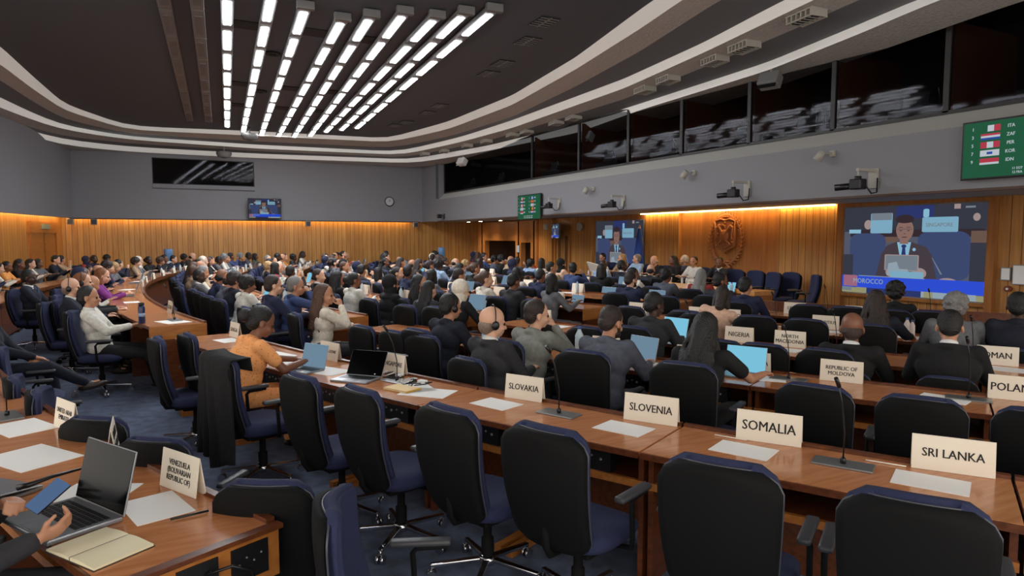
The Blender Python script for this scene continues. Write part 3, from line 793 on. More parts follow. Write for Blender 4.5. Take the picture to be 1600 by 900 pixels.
for k, (fx, fy, nx, ny) in enumerate([(297, 190, 246, -40), (326, 192, 303, -40)]):
    far = at_z(fx, fy, ZL); near = at_z(nx, ny, ZL); dn = far - near; n = int(round(dn.length / 1.5))
    root = empty('strip_light', near, math.atan2(-dn.x, dn.y), '%s of the two unlit grey ceiling strips left of the lit rows' % ('left' if k == 0 else 'right'), 'ceiling light', 'two unlit strip fixtures')
    for i in range(n):
        y = (i + 0.5) * dn.length / n
        link('luminaire_body', BODY_ME, None, root, (0, y, 0.045))
        bm = bmesh.new(); bx(bm, (0, 0, 0), (0.11, 1.0, 0.012)); link('unlit_panel', to_me(bm), UP, root, (0, y, 0.003))
# dark ceiling hatches and air vents
Mv = mat('dark_vent', (34, 34, 35), 0.8)
def ceil_vent(px, py, sx, sy, label, z=ZC, slats=True, mm=None):
    p = at_z(px, py, z - 0.01); r = empty('ceiling_vent', p, 0, label, 'ceiling vent', 'vents and hatches in the dark ceiling')
    bm = bmesh.new(); bx(bm, (0, 0, 0), (sx, sy, 0.02)); link('backing', to_me(bm), mm or Mv, r)
    if slats:
        bm = bmesh.new()
        for i in range(5): bx(bm, (0, -sy / 2 + sy * (i + .5) / 5, -0.014), (sx, 0.02, 0.012))
        bx(bm, (0, 0, -0.016), (0.03, sy, 0.012)); link('slats', to_me(bm), M_lampbody, r)
for i, (a, b) in enumerate([(617, 196), (635, 191), (668, 176), (687, 165), (763, 115), (785, 99), (824, 64), (850, 34)]):
    ceil_vent(a, b, 0.34, 0.5, 'square dark ceiling grille, %s from the far end, right of the strip lights' % ['first', 'second', 'third', 'fourth', 'fifth', 'sixth', 'seventh', 'eighth'][i])
for i, (a, b) in enumerate([(383, 39), (492, 51), (580, 63), (374, 131), (450, 138), (520, 144), (371, 164), (438, 169), (500, 174)]):
    w = 0.62
    ceil_vent(a, b, w, 0.42, 'dark rectangular hatch between ceiling strip lights, %s in the %s band' % (['left', 'middle', 'right'][i % 3], ['nearest', 'second', 'farthest'][i // 3]), slats=False)
for i, (a, b, m) in enumerate([(426, 83, 0), (407, 142, 0)]):
    p = at_z(a, b, ZC - 0.01); r = empty('ceiling_fan_grille', p, 0, ['round dark grille in the ceiling between the second and third strip lights, nearer one', 'round dark grille in the ceiling between strip lights, farther one'][i], 'ceiling grille')
    bm = bmesh.new(); lathe(bm, [(0.13, -0.03), (0.15, -0.03), (0.15, 0.0)], n=20); link('ring', to_me(bm), Mv, r)
    bm = bmesh.new(); lathe(bm, [(0.05, -0.06), (0.07, -0.03)], n=14); link('hub', to_me(bm), Mv, r)
# unlit louvred vent boxes along the rough bands of the rings
M_louv = mat('cream_louvre', (170, 166, 156), 0.6)
for i, (a, b, z, w) in enumerate([(1260, 27, 5.0, .46), (1163, 74, 5.0, .46), (1117, 95, 5.0, .42), (1044, 125, 5.0, .42), (1008, 141, 5.0, .42), (896, 184, 5.0, .42), (869, 192, 5.0, .42), (823, 206, 5.0, .42), (801, 211, 5.0, .42), (760, 221, 5.0, .42), (730, 228, 5.0, .42), (694, 236, 5.0, .42), (664, 241, 5.0, .42)]):
    p = at_z(a, b, z - 0.04); rt = 0.15
    r = empty('louvred_vent', p, -rt, 'louvred vent box under the middle ceiling ring, %s from the right' % ['first', 'second', 'third', 'fourth', 'fifth', 'sixth', 'seventh', 'eighth', 'ninth', 'tenth', 'eleventh', 'twelfth', 'thirteenth'][i], 'ceiling light', 'louvred boxes on the right-hand ceiling ring')
    bm = bmesh.new(); bx(bm, (0, 0, 0.05), (0.30, w + 0.04, 0.02))
    for q in (-1, 1): bx(bm, (q * 0.14, 0, -0.05), (0.02, w + .02, 0.018))
    link('housing', to_me(bm), M_louv, r)
    bm = bmesh.new()
    for j in range(6): bx(bm, (0, -w / 2 + w * j / 5, -0.002), (0.29, 0.022, 0.10))
    link('louvres', to_me(bm), M_louv, r); bm = bmesh.new(); bx(bm, (0, 0, 0.0), (0.12, w, 0.09)); link('backing', to_me(bm), Mv, r)

bm = bmesh.new(); bx(bm, (13.6, 12.5, 2.9), (0.1, 32, 6)); bx(bm, (4, 28.6, 2.9), (20, 0.1, 6)); bx(bm, (11.0, 25.46, 4.0), (2.5, 0.08, 3.0)); bx(bm, (FX + .08, 25.44, 4.3), (0.3, .06, 1.8)); struct('sky_blocker', to_me(bm), M_ceil)  # added unseen shell that blocks sky light at the wall gaps
# interpretation booth windows
def glass_mat():
    m = bpy.data.materials.new('tinted_booth_glass'); m.use_nodes = True; nt = m.node_tree; nt.nodes.clear()
    o = nt.nodes.new('ShaderNodeOutputMaterial'); t = nt.nodes.new('ShaderNodeBsdfTransparent'); t.inputs[0].default_value = (0.35, 0.36, 0.38, 1)
    g = nt.nodes.new('ShaderNodeBsdfGlossy'); g.inputs['Roughness'].default_value = 0.04; g.inputs['Color'].default_value = (0.3, 0.3, 0.32, 1)
    tc = nt.nodes.new('ShaderNodeTexCoord'); n = nt.nodes.new('ShaderNodeTexNoise'); n.inputs['Scale'].default_value = 1.6; nt.links.new(tc.outputs['Object'], n.inputs['Vector'])
    bp = nt.nodes.new('ShaderNodeBump'); bp.inputs['Strength'].default_value = 0.003; bp.inputs['Distance'].default_value = 0.1
    nt.links.new(n.outputs['Fac'], bp.inputs['Height']); nt.links.new(bp.outputs[0], g.inputs['Normal'])
    x = nt.nodes.new('ShaderNodeMixShader'); x.inputs[0].default_value = 0.022
    nt.links.new(t.outputs[0], x.inputs[1]); nt.links.new(g.outputs[0], x.inputs[2]); nt.links.new(x.outputs[0], o.inputs[0]); return m
M_glass = glass_mat()
M_mull = mat('dark_window_frame', (38, 36, 34), 0.5); M_booth = mat('dark_booth_interior', (48, 42, 40), 0.9); M_bwood = mat('booth_partition_wood', (110, 62, 38), 0.7)
GX = FX + 0.25
ys = [25.3] + [at_x(p, 250, GX).y for p in (832, 905, 982, 1065, 1170, 1300, 1475)] + [2.4, -2.9]
for i in range(len(ys) - 1):
    y0, y1 = ys[i + 1], ys[i]
    w = empty('window_%d' % (i + 1), (GX, (y0 + y1) / 2, 3.6)); w['kind'] = 'structure'; L = y1 - y0
    bm = bmesh.new(); bx(bm, (0, 0, 0.02), (0.06, L, 0.05)); bx(bm, (0, 0, 1.32), (0.06, L, 0.05)); bx(bm, (0, -L / 2 + 0.02, 0.67), (0.06, 0.04, 1.3)); bx(bm, (0, L / 2 - .02, 0.67), (0.06, 0.04, 1.3)); link('window_frame', to_me(bm), M_mull, w)
    bm = bmesh.new(); quad(bm, (0, -L / 2, 0), (0, L / 2, 0), (0, L / 2, 1.35), (0, -L / 2, 1.35)); link('window_pane', to_me(bm), M_glass, w)
    bm = bmesh.new(); bx(bm, (0.9, -L / 2, 0.65), (1.6, 0.06, 1.3)); link('partition', to_me(bm), M_bwood, w)
bm = bmesh.new(); quad(bm, (GX + 1.7, -3, 3.5), (GX + 1.7, 25.4, 3.5), (GX + 1.7, 25.4, 5.2), (GX + 1.7, -3, 5.2)); quad(bm, (GX + .1, -3, 3.55), (GX + .1, 25.4, 3.55), (GX + 1.7, 25.4, 3.55), (GX + 1.7, -3, 3.55)); quad(bm, (GX, 25.38, 3.5), (GX + 1.7, 25.38, 3.5), (GX + 1.7, 25.38, 5.2), (GX, 25.38, 5.2)); quad(bm, (GX, -3, 4.97), (GX, 25.4, 4.97), (GX + 1.7, 25.4, 4.97), (GX + 1.7, -3, 4.97))
struct('wall_right_booth_interior', to_me(bm), M_booth)
for i, y in enumerate([23.5, 21.0, 17.4, 14.6, 12.3, 9.9, 8.4, 6.4, 4.6]):     # grey booth seats and consoles seen through the glass
    r = empty('booth_console', (GX + 0.45, y, 3.58), 0, 'dark interpreter console behind the booth glass, %s from the far end' % ['first', 'second', 'third', 'fourth', 'fifth', 'sixth', 'seventh', 'eighth', 'ninth'][i], 'console', 'consoles behind the booth windows')
    bm = bmesh.new(); bx(bm, (0, 0, 0.12), (0.4, 1.0, 0.24), bev=0.01); link('console_desk', to_me(bm), M_booth, r)
    bm = bmesh.new(); bx(bm, (0.05, 0.2, 0.38), (0.03, 0.4, 0.26), Matrix.Rotation(0.2, 3, 'Y')); link('monitor', to_me(bm), M_pad, r)
    bm = bmesh.new(); tube(bm, [(0, -0.2, 0.24), (-0.03, -0.2, 0.4), (-0.1, -0.22, 0.5)], 0.008, 6); link('lamp_arm', to_me(bm), M_steel, r)
w = empty('window_20', (1.31, YF + 0.06, 3.74)); w['kind'] = 'structure'
bm = bmesh.new()
for x in (-1.69, 1.69): bx(bm, (x, 0, 0.46), (0.05, 0.06, 0.92))
for z in (0.0, 0.92): bx(bm, (0, 0, z), (3.4, 0.06, 0.05))
link('window_frame', to_me(bm), M_mull, w); bm = bmesh.new(); quad(bm, (-1.69, 0, 0), (1.69, 0, 0), (1.69, 0, 0.92), (-1.69, 0, 0.92)); link('window_pane', to_me(bm), M_glass, w)
bm = bmesh.new(); bx(bm, (1.31, YF + 1.4, 4.2), (4, 0.1, 1.6)); bx(bm, (1.31, YF + .75, 3.62), (4, 1.3, 0.08)); struct('wall_far_booth_interior', to_me(bm), M_booth)

# warm strips that graze the timber
M_warm = glow('warm_cove_lamp', (255, 208, 128), WARM_E)
def warm(c, s, label, rz=0):
    bm = bmesh.new(); bx(bm, (0, 0, 0), s); o = link('cove_lamp', to_me(bm), M_warm, None, c); o.rotation_euler = (0, 0, rz); tag(o, label, 'light', 'warm cove lamps above the timber')
warm((3.1, YF + 0.22, ZS + 0.10), (12.0, 0.03, 0.02), 'long warm cove lamp hidden above the far timber wall')
a = Vector((LW[0][0] - 0.12, LW[0][1], 0)); b = Vector((LW[1][0] - 0.12, LW[1][1], 0)); mid = (a + b) / 2
warm((mid.x - 0.0, mid.y, ZS + 0.10), ((b - a).length, 0.03, 0.02), 'warm cove lamp above the timber wall by the far left door', angl)
warm((WX - 0.07, 12.2, ZS + 0.0), (0.03, 6.2, 0.02), 'warm cove lamp washing the timber around the carved emblem')

for i, (px, y_) in enumerate(((712, 25.6), (755, 24.4), (795, 22.6), (838, 20.9))):
    p = at_x(px, 348, FX + 1.1); p.z = ZS - 0.02; p.y = y_ ; p.x = WX - 0.9
    root = empty('recessed_downlight', p, 0, 'small round downlight in the soffit near the booth opening, %s from the left' % ['first', 'second', 'third', 'fourth'][i], 'ceiling light', 'soffit downlights by the booth')
    bm = bmesh.new(); lathe(bm, [(0.07, 0.0), (0.1, 0.0), (0.1, 0.02)], n=20); link('ring', to_me(bm), M_louv, root)
    bm = bmesh.new(); lathe(bm, [(0.065, -0.004), (0.065, 0.004)], n=18); link('lamp', to_me(bm), glow('downlight_lamp', (255, 226, 180), 12), root)
    ld = bpy.data.lights.new('downlight', 'SPOT'); ld.energy = 22; ld.color = (1, 0.82, 0.58); ld.spot_size = 2.2; ld.spot_blend = 0.8; ld.shadow_soft_size = 0.06
    lo = bpy.data.objects.new('downlight_beam', ld); COL.objects.link(lo); lo.parent = root; lo.location = (0, 0, -0.02)

# ------------------------------------------------------------------ desks
ORD = ['first', 'second', 'third', 'fourth', 'fifth', 'sixth', 'seventh', 'eighth', 'ninth', 'tenth', 'eleventh', 'twelfth', 'thirteenth', 'fourteenth', 'fifteenth', 'sixteenth', 'seventeenth', 'eighteenth', 'nineteenth', 'twentieth', 'twenty-first', 'twenty-second', 'twenty-third', 'twenty-fourth', 'twenty-fifth', 'twenty-sixth', 'twenty-seventh', 'twenty-eighth']
DEP = 0.58
def desk_unit(rf, ta, tb, z, label, group, full=True, endp=None, board=0.0, parts=True):
    tm = (ta + tb) / 2; org = pol(rf + DEP / 2, tm, 0); root = empty('conference_desk', org, 0, label, 'desk', group)
    gap = 0.03
    def slab(name, r0, r1, z0, z1, m, a=ta + gap / 2, b=tb - gap / 2, par=root):
        bm = bmesh.new(); arc_slab(bm, r0, r1, a, b, z0, z1, org, step=1.1); fixn(bm); return link(name, to_me(bm), m, par)
    rn = rf + DEP
    slab('desktop', rf, rn, z - 0.028, z, M_desk)
    if not parts:
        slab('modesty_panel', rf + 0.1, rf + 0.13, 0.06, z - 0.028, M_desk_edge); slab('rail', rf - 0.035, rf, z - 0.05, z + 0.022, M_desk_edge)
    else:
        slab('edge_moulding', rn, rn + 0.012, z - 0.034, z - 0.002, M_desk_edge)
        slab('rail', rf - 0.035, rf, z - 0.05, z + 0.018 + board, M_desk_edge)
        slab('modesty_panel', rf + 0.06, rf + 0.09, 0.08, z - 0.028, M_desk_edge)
        if full:
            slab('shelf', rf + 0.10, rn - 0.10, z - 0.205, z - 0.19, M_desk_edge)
            slab('apron', rn - 0.10, rn - 0.075, z - 0.225, z - 0.185, M_apron)
            c = (ta + tb) / 2
            for cc in (ta + (tb - ta) * 0.27, ta + (tb - ta) * 0.74):
                w = 0.42 if cc > c else 0.36
                cb = slab('control_box', rn - 0.16, rn - 0.09, z - 0.185, z - 0.032, M_box, cc - w, cc + w)
                bm = bmesh.new()
                for i in range(6):
                    p = pol(rn - 0.088, cc - w * 0.7 + w * 1.4 * i / 5, z - 0.105 - 0.012 * (i % 2)) - org
                    bmesh.ops.create_icosphere(bm, subdivisions=1, radius=0.010 if i % 2 else 0.007, matrix=Matrix.Translation(p))
                link('jack_knobs', to_me(bm), M_steel, cb)
        for i, t in enumerate((ta + 0.06, tb - 0.06)):
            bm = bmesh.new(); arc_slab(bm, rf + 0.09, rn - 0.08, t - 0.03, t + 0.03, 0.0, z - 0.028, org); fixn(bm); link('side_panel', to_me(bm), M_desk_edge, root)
        if full:
            bm = bmesh.new(); arc_slab(bm, rf + 0.12, rn + 0.12, tm - 0.12, tm - 0.02, 0.0, 0.05, org); arc_slab(bm, rf + 0.12, rn + 0.12, tm + 0.05, tm + 0.15, 0.0, 0.05, org); fixn(bm); link('floor_bearer', to_me(bm), M_apron, root)
    if endp is not None:
        bm = bmesh.new(); s = 0.04 if endp > tm else -0.04
        arc_slab(bm, rf - 0.03, rn + 0.01, endp, endp + s, z - 0.16, z - 0.004, org); fixn(bm); link('end_panel', to_me(bm), M_apron, root)
        bm = bmesh.new(); arc_slab(bm, rf + 0.05, rn - 0.08, endp - s * .5, endp + s * .4, 0.0, z - 0.16, org); fixn(bm); link('end_leg', to_me(bm), M_desk_edge, root)
    return root
ZD = 0.74
ROWS = {'A': (27.0, 'SOMALIA'), 'B': (25.07, 'REPUBLIC OF MOLDOVA'), 'C': (23.57, 'NORTH MACEDONIA'), 'D': (21.90, 'MAURITIUS'), 'E': (20.25, 'LIBERIA')}
STARTS = {'A': 14.8, 'B': 16.2, 'C': 18.0, 'D': 19.6, 'E': 21.3}
for R_, (rf, nm) in ROWS.items():
    edges = [STARTS[R_]] + [e for e in (17.1, 20.42, 23.75, 27.1, 30.42, 33.7, 36.9) if e > STARTS[R_] + 1.2]
    for i in range(len(edges) - 1):
        desk_unit(rf, edges[i], edges[i + 1], ZD, 'glossy brown desk section in the %s card row, %s from far end' % (nm, ORD[i]), 'desks of the %s row' % nm, full=R_ in 'AB', board=0.13 if R_ == 'E' else 0.0)
# desk with the VENEZUELA card: free end towards the right, end box with two sockets panels
TZ = 25.55
for i, (a, b) in enumerate([(22.3, TZ), (18.9, 22.3), (15.5, 18.9), (12.1, 15.5), (8.7, 12.1), (5.3, 8.7), (1.9, 5.3), (-1.5, 1.9), (-4.9, -1.5), (-8.3, -4.9), (-11.7, -8.3), (-15.1, -11.7)]):
    u = desk_unit(29.25, a, b, ZD, 'glossy brown desk section in the VENEZUELA name card row, %s from its free right end' % ORD[i], 'desks of the VENEZUELA row')
    if i == 0:
        org = u.location
        def slab2(name, r0, r1, a_, b_, z0, z1, m, par=u):
            bm = bmesh.new(); arc_slab(bm, r0, r1, a_, b_, z0, z1, org); fixn(bm); return link(name, to_me(bm), m, par)
        slab2('end_panel', 29.22, 29.84, TZ, TZ + 0.05, ZD - 0.20, ZD - 0.012, M_apron)
        slab2('end_nosing', 29.21, 29.86, TZ + 0.0, TZ + 0.085, ZD - 0.014, ZD + 0.004, M_desk_edge)
        for rr in (29.27, 29.47):
            s = slab2('socket_panel', rr, rr + 0.15, TZ + 0.05, TZ + 0.062, ZD - 0.165, ZD - 0.035, M_box)
            bm = bmesh.new()
            for j in range(4):
                bmesh.ops.create_icosphere(bm, subdivisions=1, radius=0.005, matrix=Matrix.Translation(pol(rr + 0.03 + 0.03 * j, TZ + 0.064, ZD - 0.08 - 0.02 * (j % 2)) - org))
            link('socket_dots', to_me(bm), M_steel, s)
        slab2('end_leg', 29.33, 29.72, TZ - 0.12, TZ - 0.02, 0, ZD - 0.2, M_desk_edge)
cb = bmesh.new(); tube(cb, [pol(29.52, TZ + .075, .66), pol(29.45, TZ + .17, .68), pol(29.38, TZ + .19, .64), pol(29.34, TZ + .16, .5), pol(29.36, TZ + .2, .3), pol(29.4, TZ + .22, 0.02)], 0.006, 8)
tag(link('power_cable', to_me(cb), M_plast), 'black cable looping from the socket panel at the VENEZUELA desk end', 'cable')
# far block
FARROWS = [(29.25, None), (27.15, 14.0), (25.35, 15.4), (23.75, 17.3), (22.15, 18.9), (20.5, 20.2), (18.85, 20.5), (17.3, 14.0)]
ZF = 0.84
DEND = {0: -15.1}
def inroom(p, m=0.5):
    wl = -2.9 - (YF - p.y) * 0.186 if p.y > 20 else -4.2 - (20 - p.y) * 0.19
    return p.x > wl + m and p.y < YF - m and p.x < (10.9 if p.y > 16.2 else 9.3)
for k, (rf, t0) in enumerate(FARROWS[1:], 1):
    t = t0; n = 0
    while t > -26:
        b = t; a = t - 3.33; t = a
        if not inroom(pol(rf, a, 0), 0.4): break
        DEND[k] = a
        desk_unit(rf, a, b, ZF, 'brown desk section of far row %s, %s from its near end' % (ORD[k - 1], ORD[n]), 'desks of the crowded far block', full=False, endp=t0 if n == 0 else None, parts=(n == 0))
        n += 1

# ------------------------------------------------------------------ small things on the desks
def card(r, t, text, z=ZD, w=0.34, h=0.165, size=None, off=0.0, label=None, blank=False):
    root = empty('name_card', pol(r, t, z + 0.001), faceC(t, off), label or 'cream name card reading %s' % text.replace('\n', ' '), 'name card')
    bm = bmesh.new()
    R1 = Matrix.Rotation(-0.14, 3, 'X'); bx(bm, R1 @ Vector((0, 0, h / 2)) + Vector((0, -0.024, 0)), (w, 0.003, h), R1)
    R2 = Matrix.Rotation(0.14, 3, 'X'); bx(bm, R2 @ Vector((0, 0, h / 2)) + Vector((0, 0.024, 0)), (w, 0.003, h), R2)
    link('card', to_me(bm), M_card, root)
    if not blank:
        n = max(len(s) for s in text.split('\n')); size = size or min(h * 0.46, w * 1.55 / n)
        me = text_me(text, size, 0.0007)
        if not me.materials: me.materials.append(M_ink)
        o = link('lettering', me, None, root)
        o.matrix_local = Matrix.Translation(R1 @ Vector((0, -0.0026, h * 0.5)) + Vector((0, -0.024, 0))) @ R1.to_4x4() @ Matrix.Rotation(PI / 2, 4, 'X')
        me2 = text_me(text, size, 0.0007); o2 = link('lettering', me2, None, root)
        o2.matrix_local = Matrix.Translation(R2 @ Vector((0, 0.0026, h * 0.5)) + Vector((0, 0.024, 0))) @ R2.to_4x4() @ Matrix.Rotation(PI, 4, 'Z') @ Matrix.Rotation(PI / 2, 4, 'X')
    return root
pm = bmesh.new(); bx(pm, (0, 0, 0.0012), (0.30, 0.215, 0.0024)); PAPER = to_me(pm)
def paper(r, t, off, label, z=ZD, s=1.0):
    o = link('paper_sheet', PAPER, M_paper if not PAPER.materials else None, None, pol(r, t, z)); o.rotation_euler = (0, 0, faceC(t, off)); o.scale = (s, s, 1)
    return tag(o, label, 'paper', 'loose white sheets on the desks')
def mic(r, t, label, z=ZD, lean=0.12, off=0):
    root = empty('gooseneck_microphone', pol(r, t, z), faceC(t, off), label, 'microphone', 'gooseneck microphones on the desks')
    bm = bmesh.new(); bx(bm, (0, 0, 0.005), (0.27, 0.13, 0.01), bev=0.003); link('base_plate', to_me(bm), M_steel, root)
    bm = bmesh.new(); lathe(bm, [(0.014, 0.01), (0.014, 0.03), (0.008, 0.04)], n=10)
    tube(bm, [(0, 0, 0.03), (0.002, 0.0, 0.16), (-0.008, -0.03, 0.30), (-0.02, -0.07, 0.40)], 0.004, 6); link('gooseneck', to_me(bm), M_plast, root)
    bm = bmesh.new(); tube(bm, [(-0.02, -0.07, 0.40), (-0.03, -0.105, 0.445)], 0.010, 8); link('microphone_head', to_me(bm), M_plast, root)
    return root
def laptop_meshes():
    D = {}
    bm = bmesh.new(); bx(bm, (0, 0, 0.009), (0.325, 0.225, 0.016), bev=0.004); D['base'] = to_me(bm)
    bm = bmesh.new()
    for r in range(6):
        for c in range(14): bx(bm, (-0.132 + c * 0.0203, 0.075 - r * 0.0185, 0.0175), (0.017, 0.0155, 0.002))
    D['keys'] = to_me(bm)
    bm = bmesh.new(); bx(bm, (0, -0.07, 0.0172), (0.105, 0.065, 0.001)); D['pad'] = to_me(bm)
    bm = bmesh.new(); bx(bm, (0, 0.004, 0.107), (0.325, 0.007, 0.214), bev=0.003); D['lid'] = to_me(bm)
    bm = bmesh.new(); bx(bm, (0, -0.0002, 0.109), (0.318, 0.002, 0.205)); D['screen'] = to_me(bm)
    bm = bmesh.new(); tube(bm, [(-0.12, 0, 0), (0.12, 0, 0)], 0.006, 8); D['hinge'] = to_me(bm)
    return D
LD = laptop_meshes()
def laptop(loc, rz, label, lit=True, tilt=18, alu=M_alu, simple=False, group=None):
    root = empty('laptop', loc, rz, label, 'laptop', group)
    def P(n, k, m, par=root):
        me = LD[k]
        if not me.materials: me.materials.append(m)
        o = bpy.data.objects.new(n, me); COL.objects.link(o); o.parent = par; o.material_slots[0].link = 'OBJECT'; o.material_slots[0].material = m; return o
    P('laptop_base', 'base', alu)
    if not simple: P('keyboard', 'keys', M_plast); P('touchpad', 'pad', mat('touchpad_grey', (120, 122, 126), 0.4))
    lid = P('laptop_lid', 'lid', alu); lid.location = (0, 0.112, 0.014); lid.rotation_euler = (math.radians(-tilt), 0, 0)
    P('screen', 'screen', (M_lcd2 if lit == 2 else M_lcd) if lit else M_dkscr, lid)
    return root
def bottle(loc, label, col=(190, 214, 222), capc=(60, 90, 160), s=1.0, group='bottles on the desks'):
    root = empty('bottle', loc, 0, label, 'bottle', group); root.scale = (s,) * 3
    key = 'b%s' % (col,)
    if key not in LD:
        bm = bmesh.new(); lathe(bm, [(0.028, 0.0), (0.033, 0.006), (0.033, 0.12), (0.031, 0.13), (0.033, 0.15), (0.014, 0.19), (0.013, 0.2)], n=14); LD[key] = to_me(bm); LD[key].materials.append(mat('bottle_' + key, col, 0.15))
        bm = bmesh.new(); lathe(bm, [(0.015, 0.2), (0.015, 0.218)], n=12); LD[key + 'c'] = to_me(bm); LD[key + 'c'].materials.append(mat('cap_%s' % (capc,), capc, 0.4))
    link('bottle_body', LD[key], None, root); link('cap', LD[key + 'c'], None, root)
    return root

# SLOVAKIA ... SRI LANKA row
for t, s in ((24.7, 'SLOVAKIA'), (26.7, 'SLOVENIA'), (28.15, 'SOMALIA'), (29.92, 'SRI LANKA'), (21.8, 'SINGAPORE'), (19.85, 'SIERRA LEONE')):
    card(27.02, t, s, w=0.30 if t < 26 else 0.335, off=5 if t > 24 else 0)
card(27.05, 15.6, 'SENEGAL', w=0.26)
for t, s in ((26.75, 'ROMANIA'), (28.3, 'REPUBLIC OF\nMOLDOVA'), (30.75, 'POLAND'), (23.6, 'QATAR'), (25.6, 'RWANDA')):
    card(25.1, t, s, w=0.30)
for t, s in ((25.35, 'NIGERIA'), (26.6, 'NORTH\nMACEDONIA'), (30.75, 'OMAN'), (18.9, 'MEXICO')):
    card(23.6, t, s, w=0.30)
for t, s in ((22.4, 'MALTA'), (23.5, 'MONACO'), (26.6, 'MAURITIUS'), (29.9, 'MOROCCO'), (19.9, 'KUWAIT')):
    card(21.93, t, s, w=0.30)
for t, s in ((24.6, 'LIBERIA'), (26.9, 'LIBYA'), (28.5, 'MALAWI')):
    card(20.45, t, s, w=0.30)
card(29.28, 21.45, 'UNITED ARAB\nEMIRATES', w=0.27, h=0.17, off=4); card(29.28, 24.35, 'VENEZUELA\n(BOLIVARIAN\nREPUBLIC OF)', w=0.29, h=0.17, size=0.034, off=4)
card(29.28, 22.85, 'UNITED\nKINGDOM', w=0.27, h=0.17, off=-22)
for t, off, n in ((24.55, -3, 'SLOVAKIA'), (26.55, -3, 'SLOVENIA'), (28.0, -3, 'SOMALIA'), (29.75, -3, 'SRI LANKA')):
    paper(27.24, t, off, 'white sheet lying in front of the %s name card' % n)
for t, n in ((27.75, 'SOMALIA'), (29.35, 'SRI LANKA')):
    o = link('pencil', None) if False else None
    bm = bmesh.new(); tube(bm, [(-0.09, 0, 0.005), (0.085, 0, 0.005)], 0.004, 6); o = link('pencil', to_me(bm), M_card, None, pol(27.07, t, ZD)); o.rotation_euler = (0, 0, faceC(t)); tag(o, 'cream pencil lying left of the %s card' % n, 'pencil')
paper(27.2, 16.0, 4, 'white sheet at the far end of the SOMALIA row'); paper(27.3, 23.3, 20, 'white sheet right of the yellow book', s=1.2); paper(27.25, 22.9, -25, 'white sheet beside the yellow book, partly over another', s=1.1)
paper(27.32, 20.75, 10, 'white sheet beside the open grey laptop', s=1.2); paper(27.35, 19.6, 30, 'loose sheet in front of the woman in orange', s=1.2); paper(27.25, 18.6, 5, 'white sheet in front of the SIERRA LEONE card', s=1.2)
mic(27.2, 25.55, 'gooseneck microphone between the SLOVAKIA and SLOVENIA name cards'); mic(27.2, 28.98, 'gooseneck microphone between the SOMALIA and SRI LANKA name cards')
mic(27.2, 22.35, 'gooseneck microphone right of the SINGAPORE card'); mic(25.25, 27.5, 'gooseneck microphone left of the MOLDOVA card'); mic(25.25, 30.15, 'gooseneck microphone left of the POLAND card')
mic(23.75, 24.2, 'gooseneck microphone in the NORTH MACEDONIA row behind the man in grey'); mic(23.75, 27.7, 'gooseneck microphone right of the NORTH MACEDONIA card'); mic(20.4, 29.3, 'tall gooseneck microphone below the large projection screen'); mic(23.75, 30.3, 'gooseneck microphone left of the OMAN card')
mic(22.1, 25.2, 'gooseneck microphone in the MAURITIUS row'); mic(20.4, 25.8, 'gooseneck microphone near the LIBERIA card')
# open grey laptop, yellow book, cables on the SOMALIA row
laptop(at_z(556, 594, ZD), faceC(21.2, 22), 'open grey laptop with a dark screen beside the SINGAPORE card', lit=False, tilt=30)
laptop(at_z(590, 565, ZD) + Vector((.35, .28, 0)), faceC(21.0, 8), 'pale tablet-like laptop propped open beyond the SINGAPORE card', lit=False, tilt=52, alu=mat('pale_grey_lid', (170, 176, 180), 0.4))
laptop(at_z(474, 580, ZD), faceC(19.8, 12), 'laptop with a bright blue screen used by the woman in orange', lit=2, tilt=16).scale = (0.88, 0.88, 0.95)
bm = bmesh.new(); bx(bm, (0, 0, 0.009), (0.24, 0.15, 0.004), bev=0.001); bx(bm, (0, 0, 0.021), (0.24, 0.15, 0.004), bev=0.001); bx(bm, (0.118, 0, 0.015), (0.004, 0.15, 0.014))
r = empty('book', at_z(628, 609, ZD) - Vector((0, 0, 0.006)), faceC(23.2, 4), 'thick yellow book lying on the desk in front of the cables', 'book'); link('cover', to_me(bm), mat('yellow_cover', (216, 172, 74), 0.5), r)
bm = bmesh.new(); bx(bm, (-0.002, 0, 0.015), (0.232, 0.142, 0.009)); link('pages', to_me(bm), M_card, r)
rr = random.Random(5)
for i in range(4):
    p = at_z(600 + 18 * i, 588 + 5 * i, ZD); pts = [p + Vector((rr.uniform(-.09, .09), rr.uniform(-.06, .06), 0.008 + 0.012 * (j % 3))) for j in range(9)]
    bm = bmesh.new(); tube(bm, pts, 0.0045, 6); tag(link('charging_cable', to_me(bm), M_plast if i % 2 else M_white), ['black', 'white', 'second black', 'second white'][i] + ' coiled cable in the tangle behind the yellow book', 'cable', 'tangled cables behind the yellow book')
    bm = bmesh.new(); bx(bm, (0, 0, 0.016), (0.07, 0.045, 0.03), bev=0.006); o = link('power_adapter', to_me(bm), M_plast if i % 2 == 0 else M_white, None, p + Vector((0.05, 0.05 * (i % 2), 0))); o.rotation_euler = (0, 0, i * 0.7); tag(o, ['black', 'white', 'second black', 'second white'][i] + ' power adapter among the cables behind the yellow book', 'adapter', 'adapters behind the yellow book')

